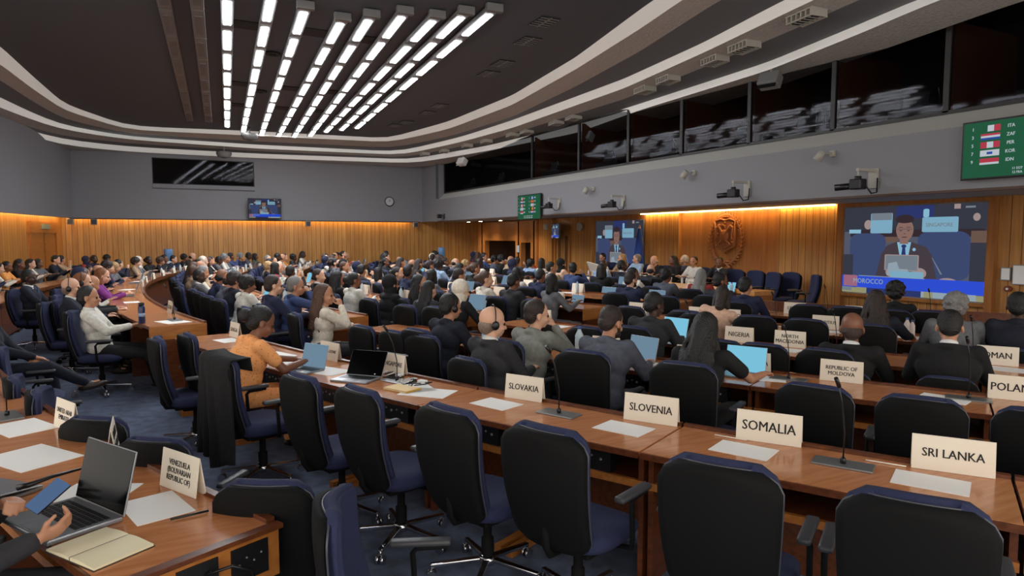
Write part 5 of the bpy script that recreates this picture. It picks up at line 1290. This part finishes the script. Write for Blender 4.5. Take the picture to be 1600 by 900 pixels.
# water coolers
for i, (p, lab) in enumerate([(at_y(263, 395, 25.9), 'white water cooler with a blue bottle by the far wall, left of centre'), (at_y(690, 405, 24.6), 'white water cooler with a grey blue bottle near the right end of the far wall')]):
    root = empty('water_cooler', (p.x, p.y, 0), 0, lab, 'water cooler')
    bm = bmesh.new(); bx(bm, (0, 0, 0.52), (0.34, 0.34, 1.04), bev=0.03); link('cabinet', to_me(bm), M_white, root); bm = bmesh.new(); bx(bm, (0, -0.18, 0.78), (0.2, 0.03, 0.16)); link('tap_recess', to_me(bm), M_pad, root)
    bm = bmesh.new(); lathe(bm, [(0.06, 1.04), (0.14, 1.12), (0.145, 1.42), (0.13, 1.46)], n=18); link('water_bottle', to_me(bm), mat('blue_water_bottle', (110, 150, 196), 0.1), root)

# ------------------------------------------------------------------ chairs of the near rows
SR = {'Y': 28.98, 'A': 27.92, 'B': 26.12, 'C': 24.6, 'D': 22.95, 'E': 21.3}
def pchair(px, row, off, label, r=None, sc=1.0, zt=0.95, group=None, near=True, dz=0.0):
    r = r or SR[row]; t = th_at(px, r + 0.3, zt)
    return chair(pol(r, t, dz), faceC(t, off), label, group, near, sc=sc)
# row of empty chairs at the front desk
for px, off, lb in ((345, -6, 'black office chair carrying the draped black coat, behind the woman in orange'), (245, -14, 'empty dark office chair turned aside left of the coat-draped chair, nearer one'),
                    (292, -10, 'navy-fronted empty office chair between the coat-draped chair and the desk'), (468, -8, 'empty black-backed office chair right of the woman in orange'),
                    (562, -10, 'empty black-backed office chair in front of the open grey laptop'), (702, -8, 'empty black-backed office chair in front of the yellow book'),
                    (852, -4, 'empty black-backed office chair in front of the SLOVENIA card paper'), (1115, 3, 'empty black-backed office chair below the SOMALIA card, full back view'),
                    (1425, 2, 'empty black-backed office chair at the bottom right below the SRI LANKA card')):
    rr_ = SR['A'] + (0.02 if px != 292 else -0.25)
    pchair(px, 'A', off, lb, r=rr_)
for px, py, an, lb in ((405, 760, 60, 'navy office chair beyond the free end of the VENEZUELA desk, seen from behind'), (510, 782, -22, 'navy office chair turned sideways at the bottom centre left'),
                    (228, 690, 52, 'navy office chair hidden behind the silver laptop lid'), (135, 656, 52, 'navy office chair behind the blank side name card'), (48, 610, -5, 'navy office chair right behind the UNITED ARAB EMIRATES card'), (10, 590, 5, 'navy office chair at the far left edge, pale piping showing'), (-10, 545, 5, 'navy office chair at the left edge next to the crossed legs')):
    q = at_z(px, py, 0.90 if px == 510 else 0.86); n_ = Vector((math.cos(math.radians(an)), math.sin(math.radians(an)), 0)); q = q + n_ * 0.29; chair((q.x, q.y, 0), math.radians(an - 90), lb, sc=0.92 if px == 510 else 0.87)
B_EMPTY = [(562, 'empty chair just right of the curly woman in white'), (612, 'empty navy-topped chair second to the right of the woman in white'), (655, 'empty navy-backed chair left of the man with the laptop headset'), (1280, 'empty black chair behind the SOMALIA card microphone'), (1440, 'empty black chair left above the SRI LANKA card'), (1640, 'empty chair at the right edge behind the SRI LANKA card')]
for px, lb in B_EMPTY: pchair(px, 'B', rnd.uniform(-8, 6), lb, sc=0.96)
for px, lb in ((850, 'empty black chair right of the man in the sage jacket, second row back'), (912, 'empty black chair just left of the bearded man in grey'), (1128, 'empty chair between the long-haired woman and the NIGERIA card'), (1190, 'empty black chair below the NIGERIA card'), (1295, 'navy chair seen in front of the NORTH MACEDONIA desk, left of the bald man')):
    pchair(px, 'C', rnd.uniform(-8, 8), lb, sc=0.95)
for px, lb in ((985, 'empty black chair behind the bearded man in grey, third row back'), (1069, 'empty black chair left of the woman in pink'), (1175, 'empty black chair right of the woman in pink'), (1262, 'empty black chair in front of the MAURITIUS card')):
    pchair(px, 'D', rnd.uniform(-8, 8), lb)
for px, lb in ((1040, 'empty chair in the LIBERIA row left of two seated men'), (1262, 'empty black chair below the LIBERIA card'), (1320, 'empty black chair right of the LIBERIA card'), (1455, 'empty chair below the big screen, right of the person with curly hair')):
    pchair(px, 'E', rnd.uniform(-6, 6), lb)
for i, (px, x, off) in enumerate(((1140, 11.2, 20), (1168, 11.2, 5), (1192, 11.0, -10), (1222, 11.3, 0), (1252, 11.0, -35))):
    y = at_x(px, 450, x).y; o = chair((x, y, 0.13), PI / 2 + math.radians(off), 'navy chair at the wall right of the podium speakers, %s from the left' % ORD[i], 'empty navy chairs by the timber wall', near=False)
dais = bmesh.new(); bx(dais, (0, 0, 0.065), (1.12, 7.6, 0.13)); tag(link('dais_platform', to_me(dais), M_carpet, None, (11.42, 11.9, 0)), 'low carpeted platform under the podium chairs', 'platform')

# coat over the chair
t = th_at(345, SR['A'] + 0.3, 0.95); root = empty('coat', pol(SR['A'] + .02, t, 0), faceC(t, -6), 'long black coat draped over the back of an office chair', 'coat')
bm = bmesh.new(); nu, nv = 40, 22; gr = []
for j in range(nv + 1):
    v = j / nv; row = []
    for i in range(nu + 1):
        u = -1 + 2 * i / nu; wid = 0.25 + 0.10 * v ** 0.7
        fold = 0.022 * math.sin(u * 13 + 1.5 * math.sin(v * 3)) * v + 0.012 * math.sin(u * 29 + v * 2) * v
        z = 1.035 - 0.80 * v - 0.05 * abs(u) * (1 - v) - 0.03 * math.sin(u * 5) * v
        y = -0.40 - 0.02 * v + fold + 0.10 * abs(u) ** 2.5 + 0.06 * v * (1 - abs(u))
        if j == 0: y += 0.02
        row.append(bm.verts.new((u * wid, y, z)))
    gr.append(row)
top = [bm.verts.new((v.co.x * 0.95, v.co.y + 0.14, v.co.z + 0.005 - 0.0)) for v in gr[0]]
top2 = [bm.verts.new((v.co.x * 0.98, v.co.y + 0.015, v.co.z - 0.10)) for v in top]
allr = [top2, top] + gr
for a, b in zip(allr, allr[1:]):
    for i in range(nu): bm.faces.new((a[i], b[i], b[i + 1], a[i + 1])).smooth = True
fixn(bm); me = to_me(bm, 'coat'); o = link('coat_cloth', me, CLOTH['black'], root); md = o.modifiers.new('s', 'SOLIDIFY'); md.thickness = 0.012

# ------------------------------------------------------------------ people of the near rows
def person(px, r, P, label, off=0.0, csc=1.0, tt=None, zt=1.15, dz=0.0, hs=None, seat=True, scale=1.0, voxel=0.0105, py=None, **kw):
    t = th_at(px, r, zt)
    if tt is not None: t = tt
    if py: r, t = rth(at_z(px, py, 1.29 + dz)); r -= P.get('lean', 0) * -0.007
    R = build_person(P, voxel); loc = pol(r, t, dz); rz = faceC(t, off)
    put_person(R, loc, rz, label, scale=scale, **kw)
    if hs: headset(R, loc, rz, hs, scale)
    if seat: chair(pol(r + seat * 0.0 + 0.0, t, 0), rz, 'office chair under the ' + seatlabel(label), None, sc=csc)
    return t
def seatlabel(s):
    s = s.replace('person', 'person', 1); return ' '.join(s.split()[:9])
DESKH = dict(lh=(-0.15, 0.43, 0.80), rh=(0.17, 0.45, 0.80))
person(366, SR['A'] - 0.02, dict(fem=True, lean=18, hy=-12, hp=22, hair='bun', short=True, lh=(-0.02, 0.52, 0.80), rh=(0.14, 0.52, 0.80), bulk=1.22, curl=0.5, pole_l=(-0.8, -0.2, -0.5)), 'person in an orange flowered dress with a dark hair bun typing on a laptop', off=-4, skin=2, hair='black', topmat=M_flower, trsmat=M_flower, topname='dress', seat=False)
person(500, SR['B'] + 0.1, dict(fem=True, lean=4, hy=-30, hp=0, hair='long', lh=(-0.1, 0.40, 0.80), rh=(0.08, 0.22, 1.06), pole_r=(0.3, 0.9, -0.9), curl=1.1), 'person with long brown hair in a white blazer, chin resting on hand', off=-16, skin=1, hair='brown', top='cream')
person(686, SR['B'] - 0.05, dict(lean=12, hy=-8, hp=8, bulk=1.1, **DESKH), 'person in a dark navy suit wearing headphones beside a pale laptop', off=-4, skin=1, hair='black', top='darknavy', hs='black headphones on the man in the dark navy suit')
person(768, SR['B'] + 0.42, dict(lean=-2, hy=-22, hp=6, hair='fringe', bulk=1.18, collar=True, lh=(-0.12, 0.36, 0.78), rh=(0.1, 0.36, 0.78)), 'person with a balding grey head and black headphones in a charcoal suit', off=-8, skin=0, hair='stubble', top='charcoal', dz=-0.02, csc=0.92, hs='black headphones on the balding man behind the SLOVAKIA card')
person(822, SR['B'] - 0.08, dict(lean=12, hy=-28, hp=4, bulk=1.12, lh=(-0.1, 0.42, 0.82), rh=(0.06, 0.30, 1.06), pole_r=(0.5, 0.6, -0.9), curl_r=1.2), 'person with curly brown hair in a sage grey jacket, hand raised to mouth', off=-6, skin=0, hair='darkbrown', top='sage')
person(938, SR['B'] - 0.05, dict(lean=14, hy=-14, hp=16, bulk=1.25, beard=True, lh=(-0.12, 0.46, 0.80), rh=(0.2, 0.48, 0.80)), 'bearded person in a grey blue jacket seen from behind at a laptop', off=2, skin=1, hair='darkbrown', top='greyblue')
person(1090, SR['B'] - 0.05, dict(fem=True, lean=14, hy=-5, hp=14, hair='long', lh=(-0.12, 0.42, 0.80), rh=(0.34, 0.50, 0.82), bulk=1.05, short=True), 'person with long black hair in a black top writing beside a bright laptop', off=2, skin=1, hair='black', top='black')
person(1008, SR['C'], dict(lean=14, hy=-20, hp=14, bulk=1.2, **DESKH), 'person with a shaved dark head in a charcoal suit behind the bearded man', off=-2, skin=3, hair='black', top='charcoal')
person(1330, SR['C'] + 0.12, dict(lean=4, hy=10, hp=8, hair='fringe', bulk=1.0, collar=True, **DESKH), 'bald person in a black suit behind the REPUBLIC OF MOLDOVA card', skin=2, hair='shaven', top='black', dz=-0.08, csc=0.80)
person(1484, SR['C'] + 0.1, dict(lean=8, hy=2, hp=18, bulk=1.25, collar=True, **DESKH), 'person with short black hair and white collar in a black suit, back view', skin=1, hair='black', top='black', dz=-0.02, csc=0.83)
person(1493, SR['D'] + 0.1, dict(lean=8, hy=5, hp=0, bulk=1.2, hair='curly', **DESKH), 'person with grey hair in a grey jacket behind the black-suited man', skin=1, hair='grey', top='grey', dz=0.0, csc=0.85)
person(1592, SR['D'] + 0.1, dict(lean=6, hy=-10, hp=0, bulk=1.3, **DESKH), 'large person with a shaved head in a dark suit at the right edge', skin=3, hair='black', top='darknavy', dz=0.03, csc=0.85)
person(1366, SR['D'] + 0.1, dict(fem=True, lean=10, hy=8, hp=6, hair='long', bulk=1.1, lh=(-0.12, .42, .8), rh=(0.3, 0.5, 0.8)), 'person with long brown hair in a dark suit, below the big screen left', skin=1, hair='darkbrown', top='darknavy')
person(1398, SR['E'] + 0.1, dict(fem=True, lean=10, hair='curly', bulk=0.95, **DESKH), 'person with curly black hair in black, farthest seat below the big screen', skin=3, hair='black', top='black')
person(1160, SR['E'] + 0.2, dict(lean=10, hy=-6, hp=4, bulk=1.2, **DESKH), 'person in a navy suit with black hair seated before the podium end', skin=1, hair='black', top='navy')
person(1122, SR['E'] - 0.55, dict(lean=6, hy=-35, hair='short', beard=True, bulk=0.9, **DESKH), 'dark bearded person turning left beside the navy-suited man before the podium', off=-10, skin=2, hair='black', top='charcoal', seat=True)
person(1106, SR['D'] + 0.15, dict(fem=True, lean=18, hy=10, hp=20, side=10, hair='bob', lh=(-0.12, 0.45, 0.85), rh=(0.3, 0.45, 0.82), bulk=1.1), 'person in a pink patterned top leaning over between two name cards', skin=1, hair='darkbrown', top='pink')
person(978, SR['E'], dict(lean=12, hy=-15, hp=5, bulk=1.2, beard=True, lh=(-.12, .42, .8), rh=(0.05, 0.25, 1.05), pole_r=(.6, .5, -.8), curl_r=1.2), 'bearded person in a navy suit seated alone before the podium desk', skin=0, hair='darkbrown', top='navy')
person(603, SR['C'] + 0.05, dict(fem=True, lean=8, hair='scarf', bulk=1.15, **DESKH), 'person in a black headscarf and black dress seen from behind, centre', skin=1, hair='scarf_black', top='black', dz=0)
person(650, SR['D'] + 1.3, dict(fem=True, lean=6, hy=-45, hair='long', bulk=1.0, **DESKH), 'person with dark hair in profile and a grey top, centre of the hall', skin=1, hair='black', top='grey')
person(706, SR['C'] + 0.02, dict(fem=True, lean=14, hy=-15, hp=10, hair='scarf', bulk=1.1, lh=(-.12, .45, .8), rh=(.24, .46, .8)), 'person in a white headscarf and black dress beside a laptop', skin=0, hair='scarf_cream', top='black')
person(520, SR['C'] + 0.1, dict(fem=True, lean=8, hair='long', bulk=1.1, **DESKH), 'person with long black hair in black, behind the pale laptop in the centre', skin=1, hair='black', top='black')
person(440, SR['B'] + 0.0, dict(lean=18, hy=-22, hp=4, bulk=1.2, lh=(-0.1, 0.42, 0.82), rh=(0.04, 0.34, 1.08), pole_r=(.5, .7, -.8), curl_r=1.2), 'person in a blue suit with grey hair, fist against cheek', skin=1, hair='grey', top='blue', dz=0.05, off=-8)
person(418, SR['B'] + 0.25, dict(lean=6, hy=-10, hp=4, bulk=1.15, **DESKH), 'person in a navy blue suit just left of the man with fist on cheek', skin=0, hair='darkbrown', top='navy', dz=0.06, off=-4)
# left side
person(py=450, px=140, r=SR['A'], P=dict(lean=-12, hy=-6, hp=0, bulk=1.1, lh=(-0.12, 0.30, 0.80), rh=(0.12, 0.34, 0.84), knees=[(-.13, .46, .53), (.13, .50, .50)], feet=[(-.2, .55, .07), (.16, .78, .07)], collar=True), label='person in a white shirt with black hair leaning back beside the desk end', skin=1, hair='black', top='white', trs='black', off=-18, dz=-0.03)
person(py=419, px=152, r=SR['A'], P=dict(fem=True, lean=16, hy=-4, hp=10, hair='bob', lh=(-.1, .45, .86), rh=(.14, .5, .86)), label='person with auburn hair in a purple jacket at the left desk', skin=0, hair='auburn', top='purple', off=-6, dz=0.06, zt=1.1)
person(py=429, px=126, r=SR['A'], P=dict(lean=4, hy=-4, hair='short', bulk=1.1, **DESKH), label='person with short ginger hair and headphones behind the white-shirted man', skin=0, hair='auburn', top='charcoal', off=-8, dz=0.05, hs='black headphones on the ginger-haired man at the left')
person(py=437, px=108, r=SR['A'], P=dict(lean=2, hy=-4, hair='fringe', bulk=1.15, collar=True, **DESKH), label='bald person with headphones in a dark navy suit at the left', skin=0, hair='stubble', top='darknavy', off=-12, dz=0.0, hs='black headphones on the bald man at the left')
person(py=424, px=44, r=29.15, P=dict(lean=-6, hy=-8, hp=4, bulk=1.15, collar=True, tie=True, lh=(-0.06, 0.34, 0.70), rh=(0.08, 0.36, 0.70), knees=[(-.12, .46, .55), (.1, .48, .60)], feet=[(-.12, .52, .07), (-.22, .62, .42)], toe=[(0, 1, -.12), (-0.5, 1, .0)]), label='dark-skinned person in a dark suit with crossed legs at the far left', skin=3, hair='black', top='darknavy', off=-14)
person(-22, 29.2, dict(lean=-4, hy=0, bulk=1.1, lh=(0.02, 0.34, 0.68), rh=(0.06, 0.38, 0.70), knees=[(-.12, .46, .55), (.1, .5, .60)], feet=[(-.12, .52, .07), (-.1, .75, .36)], toe=[(0, 1, -.12), (-0.2, 1, .2)]), 'person cut by the left edge with clasped hands and crossed legs', skin=1, hair='black', top='darknavy', off=-20)

# the person holding the phone, mostly outside the frame
tp_ = 25.0
hl, hr2 = at_z(35, 783, ZD + 0.12), at_z(92, 815, ZD + 0.10)
base = at_z(-95, 860, ZD); base.z = 0
rzp = faceC(25.0, -38); inv = (Matrix.Translation((base.x, base.y, 0)) @ Matrix.Rotation(rzp, 4, 'Z')).inverted()
rp, tq = rth(base)
seatp = pol(max(rp, 30.18), tq, 0); inv = (Matrix.Translation(seatp) @ Matrix.Rotation(rzp, 4, 'Z')).inverted()
def sh_w(w): return inv @ w
R = build_person(dict(lean=12, hy=0, hp=20, bulk=1.1, lh=tuple(sh_w(at_z(8, 790, ZD + 0.11))), rh=tuple(sh_w(at_z(55, 845, ZD + 0.07))), pn_l=(0.5, 0.1, -0.6), pn_r=(-0.6, 0.1, 0.5), curl=0.7, collar=True), 0.008)
put_person(R, seatp, rzp, 'person in a grey suit holding a phone at the lower left edge', skin=1, hair='black', top='charcoal')
chair(seatp, rzp, 'office chair of the person with the phone, outside the left edge')
root = empty('smartphone', at_z(75, 775, ZD + 0.13), math.radians(-30), 'blue-screened smartphone held in two hands at the lower left', 'phone')
rotp = Matrix.Rotation(math.radians(-25), 3, 'Z') @ Matrix.Rotation(math.radians(30), 3, 'X') @ Matrix.Rotation(math.radians(25), 3, 'Y')
bm = bmesh.new(); bx(bm, (0, 0, 0), (0.070, 0.140, 0.008), rotp, 0, 0.003); link('phone_body', to_me(bm), M_plast, root)
bm = bmesh.new(); bx(bm, rotp @ Vector((0, 0, 0.0045)), (0.066, 0.140, 0.001), rotp); link('phone_screen', to_me(bm), glow('phone_screen', (92, 120, 160), 0.7), root)

# things of the middle rows
def lap_px(px, row, label, r_in=0.28, lit=2, off=0, z=ZD, simple=True, tilt=14):
    rf = {'A': 27.0, 'B': 25.07, 'C': 23.57, 'D': 21.9, 'E': 20.25}[row]; t = th_at(px, rf + r_in, z + 0.1); laptop(pol(rf + r_in, t, z), faceC(t, off), label, lit, tilt, M_alu if lit else M_plast, simple)
lap_px(1157, 'B', 'bright blue laptop in front of the woman with long black hair', lit=True); lap_px(988, 'B', 'small laptop with a blue screen right of the bearded man in grey', off=-14)
lap_px(752, 'B', 'pale laptop in front of the man in the dark navy suit', off=-10, tilt=10)
lap_px(1043, 'C', 'laptop with a lit screen right of the shaven-headed man', off=-10, lit=True); lap_px(943, 'E', 'laptop with a pale screen left of the man before the podium'); lap_px(1020, 'E', 'laptop with a pale blue screen right of the man before the podium', tilt=6)
lap_px(735, 'C', 'grey blue laptop in front of the white headscarf', off=4); lap_px(890, 'D', 'lit laptop behind the empty chairs near the centre', off=-16)
for px, row, n in ((1000, 'B', 'right of the bearded man'), (1196, 'B', 'under the hand of the long-haired woman'), (1475, 'B', 'behind the empty chair, left of the POLAND card'), (1050, 'C', 'beside the lit laptop of the shaven-headed man'), (1225, 'C', 'below the NORTH MACEDONIA card'), (1575, 'C', 'below the OMAN card'), (1425, 'D', 'right of the woman with long brown hair'), (1190, 'D', 'left of the MAURITIUS card'), (1310, 'D', 'right of the MAURITIUS card'), (1180, 'E', 'before the navy-suited man'), (870, 'C', 'at the left of the NORTH MACEDONIA row')):
    rf = {'B': 25.07, 'C': 23.57, 'D': 21.9, 'E': 20.25}[row]; t = th_at(px, rf + 0.25, ZD); paper(rf + 0.25, t, rnd.uniform(-15, 15), 'white sheet on the desk ' + n)
p = pol(25.32, th_at(905, 25.32, .8), ZD); bottle(p, 'clear plastic water bottle between the man in sage and the bearded man', s=1.25)
p = pol(22.15, th_at(1417, 22.15, .8), ZD); bottle(p, 'pale bottle beside the woman with long brown hair', s=1.0, col=(226, 214, 206))
p = pol(22.15, th_at(1425, 22.15, .8), ZD); bottle(p, 'second pale bottle beside the woman with long brown hair', s=0.9, col=(226, 214, 206))
p = at_z(222, 505, ZF); root = empty('thermos', (p.x, p.y, ZF), 0, 'dark blue insulated bottle standing near the end of the left desk', 'bottle')
bm = bmesh.new(); lathe(bm, [(0.034, 0), (0.037, 0.006), (0.037, 0.19), (0.03, 0.21)], n=18); link('bottle_body', to_me(bm), mat('dark_blue_enamel', (30, 44, 84), 0.3), root); bm = bmesh.new(); lathe(bm, [(0.031, 0.21), (0.031, 0.245)], n=16); link('cap', to_me(bm), M_plast, root)
bm = bmesh.new(); lathe(bm, [(0.0375, 0.08), (0.0375, 0.12)], n=18); link('round_badge', to_me(bm), mat('pale_badge', (150, 170, 200), 0.5), root)
card(27.2, 11.2, 'SUDAN', z=ZF, w=0.26, label='cream name card standing on the far rim of the left desk')
paper(27.4, 13.3, 10, 'white sheet at the near end of the left desk', z=ZF, s=1.3); mic(27.35, 13.0, 'gooseneck microphone at the near end of the left desk', z=ZF)

# ------------------------------------------------------------------ podium people
POD = [(946, dict(lean=8, hy=10, hp=14), 1, 'black', 'navy', 'person in a navy jacket bent forward at the left of the podium'), (975, dict(fem=True, lean=8, hy=-30, hair='bob'), 0, 'blond', 'tan', 'blonde person in a tan top at the podium'),
       (997, dict(lean=4, hy=-35, hair='short'), 0, 'grey', 'lightblue', 'grey-haired person in a pale blue shirt in front of the flag'), (1030, dict(lean=14, hp=20, hair='fringe', bulk=1.1), 0, 'white', 'black', 'white-haired person in black behind the podium name cards'),
       (1056, dict(fem=True, lean=8, hy=-20, hp=5, hair='long'), 2, 'black', 'black', 'person with long black hair in black at the podium'), (1070, dict(lean=2, hy=-20, hair='short'), 0, 'white', 'greyblue', 'white-haired person in a grey jacket sitting behind the black-haired one'),
       (1087, dict(lean=6, hy=20, hair='short'), 1, 'darkbrown', 'white', 'person with glasses and a white shirt at the podium'), (1126, dict(lean=4, hy=35, hp=4, bulk=1.1, collar=True, tie=True, rh=(-0.02, 0.26, 1.06), pole_r=(.5, .5, -.9)), 2, 'black', 'charcoal', 'person in a charcoal suit with hand at chin, rightmost at the podium')]
for i, (px, P, sk, hc, tc, lb) in enumerate(POD):
    x = 11.25 if px != 1070 else 11.58; y = at_x(px, 430, x).y; P.setdefault('lh', (-.15, .42, .82)); P.setdefault('rh', (.15, .42, .82)); P.setdefault('bulk', 1.05)
    R = build_person(P, 0.013); put_person(R, (x, y, 0.13), PI / 2, lb, sk, hc, tc, scale=0.97)
    chair((x, y, 0.13 if x < 11.5 else 0.13), PI / 2, 'podium chair of the ' + ' '.join(lb.split()[:11]), 'podium chairs', near=False)

# ------------------------------------------------------------------ crowd of the far block
CV = []
for P in (dict(lean=10, hp=14, hair='short'), dict(lean=4, hy=-40, hair='short', collar=True), dict(fem=True, lean=10, hp=8, hair='long'), dict(lean=16, hy=20, hp=20, hair='fringe', bulk=1.1), dict(fem=True, lean=6, hy=30, hair='bob'),
          dict(lean=2, hy=50, hair='short', bulk=1.15, rh=(.06, .26, 1.08), pole_r=(.4, .7, -.8)), dict(fem=True, lean=12, hy=-25, hair='bun', bulk=1.05), dict(lean=14, hy=-10, hp=6, hair='curly'), dict(fem=True, lean=8, hair='scarf')):
    P.setdefault('lh', (-.15, .42, .88)); P.setdefault('rh', (.15, .42, .88)); CV.append((build_person(P, 0.019, crowd=True), P))
NEARP = []
tops_m = ['navy', 'black', 'charcoal', 'darknavy', 'grey', 'blue', 'navy', 'white', 'greyblue', 'darknavy', 'lightblue', 'tan']
tops_f = ['black', 'navy', 'cream', 'charcoal', 'red', 'orange', 'white', 'pink', 'grey', 'black', 'green']
hairs = ['black', 'darkbrown', 'black', 'brown', 'grey', 'darkbrown', 'blond', 'black']
cr = random.Random(21)
occupied = [(o.location.x, o.location.y) for o in COL.objects if o.name.startswith('person') and o.parent is None]
HNAME = dict(black='black', darkbrown='dark brown', brown='brown', grey='grey', blond='fair')
rowi = 0
for k, (rf, t0) in enumerate(FARROWS):
    r = rf + 0.58 + (0.36 if k else 0.5); t = (t0 - 0.9) if t0 else 12.5; n = 0; ci = 0
    if k == 0: t = 11.0
    stepdeg = math.degrees(0.74 / r)
    while t > -27:
        p = pol(r + cr.uniform(-0.06, 0.08), t + cr.uniform(-.15, .15), 0)
        if not inroom(p, 0.75): 
            if n > 3: break
            t -= stepdeg; continue
        n += 1; t -= stepdeg
        if any((p.x - a) ** 2 + (p.y - b) ** 2 < 0.45 ** 2 for a, b in occupied): continue
        off = cr.uniform(-14, 14); rz = faceC(rth(p)[1], off)
        rowname = 'row %s of the far block' % ORD[k - 1] if k else 'outermost row at the far left'
        rowname = ('far row %s' % ORD[k - 1]) if k else 'left wall row'
        o = bpy.data.objects.new('office_chair', FARCH); COL.objects.link(o); o.location = (p.x, p.y, 0.0); o.rotation_euler = (0, 0, rz)
        full = cr.random() < 0.88
        tag(o, '%s navy chair, seat %s from near end, %s' % ('occupied' if full else 'empty', ORD[min(n - 1, 27)], rowname), 'chair', 'chairs of the crowded far block')
        if full:
            R, P = cr.choice(CV); tc = cr.choice(tops_f if P.get('fem') else tops_m); hc = cr.choice(hairs); sk = cr.choice([0, 1, 1, 2, 2, 3, 0])
            if sk >= 2: hc = 'black'
            if P.get('hair') == 'scarf': hc = 'scarf_' + cr.choice(['black', 'cream', 'navy']); hn = hc[6:] + ' headscarf'
            else: hn = HNAME[hc] + ' hair'
            put_person(R, (p.x, p.y, 0.04 + cr.uniform(-.03, .04)), rz + math.radians(cr.uniform(-8, 8)), 'person in %s with %s, seat %s from near end, %s' % (dict(darknavy='dark navy', greyblue='grey blue', lightblue='pale blue').get(tc, tc), hn, ORD[min(n - 1, 27)], rowname), sk, hc, tc, group='seated crowd of the far block', topname='jacket', scale=cr.uniform(0.94, 1.0))
            if k and rth(p)[1] > DEND.get(k, 99) + 0.5:
                q = pol(rf + 0.27, rth(p)[1] + cr.uniform(-.2, .2), ZF); c = cr.random()
                lab = 'before seat %s of %s' % (ORD[min(n - 1, 27)], rowname)
                if c < 0.40: laptop(q, faceC(rth(q)[1], cr.uniform(-15, 15)), 'open laptop with a %s screen ' % ('lit' if c < 0.3 else 'dark') + lab, lit=(2 if c < 0.18 else c < 0.3), simple=True, group='laptops of the far block')
                elif c < 0.80:
                    u = link('paper_sheet', PAPER, None, None, q); u.rotation_euler = (0, 0, rz + cr.uniform(-.4, .4)); tag(u, 'white sheet on the desk ' + lab, 'paper', 'loose white sheets in the far block')
                if cr.random() < 0.35: bottle(pol(rf + 0.15, rth(p)[1] + 0.55, ZF), 'water bottle ' + lab, group='bottles in the far block')
        if k and n % 2 == 0 and rth(p)[1] > DEND.get(k, 99) + 0.5:
            w = link('name_card', CARDM, None, None, pol(rf + 0.03, rth(p)[1] + 0.3, ZF + 0.001)) if 'CARDM' in globals() else None
            if w is None:
                bm = bmesh.new(); bx(bm, (0, -0.02, 0.08), (0.28, 0.004, 0.16), Matrix.Rotation(-0.13, 3, 'X')); bx(bm, (0, 0.02, 0.08), (0.28, 0.004, 0.16), Matrix.Rotation(0.13, 3, 'X')); CARDM = to_me(bm); CARDM.materials.append(M_card)
                w = link('name_card', CARDM, None, None, pol(rf + 0.03, rth(p)[1] + 0.3, ZF + 0.001))
            w.rotation_euler = (0, 0, faceC(rth(p)[1])); tag(w, 'cream name card by seat %s of %s' % (ORD[min(n - 1, 27)], rowname), 'name card', 'name cards of the far block')
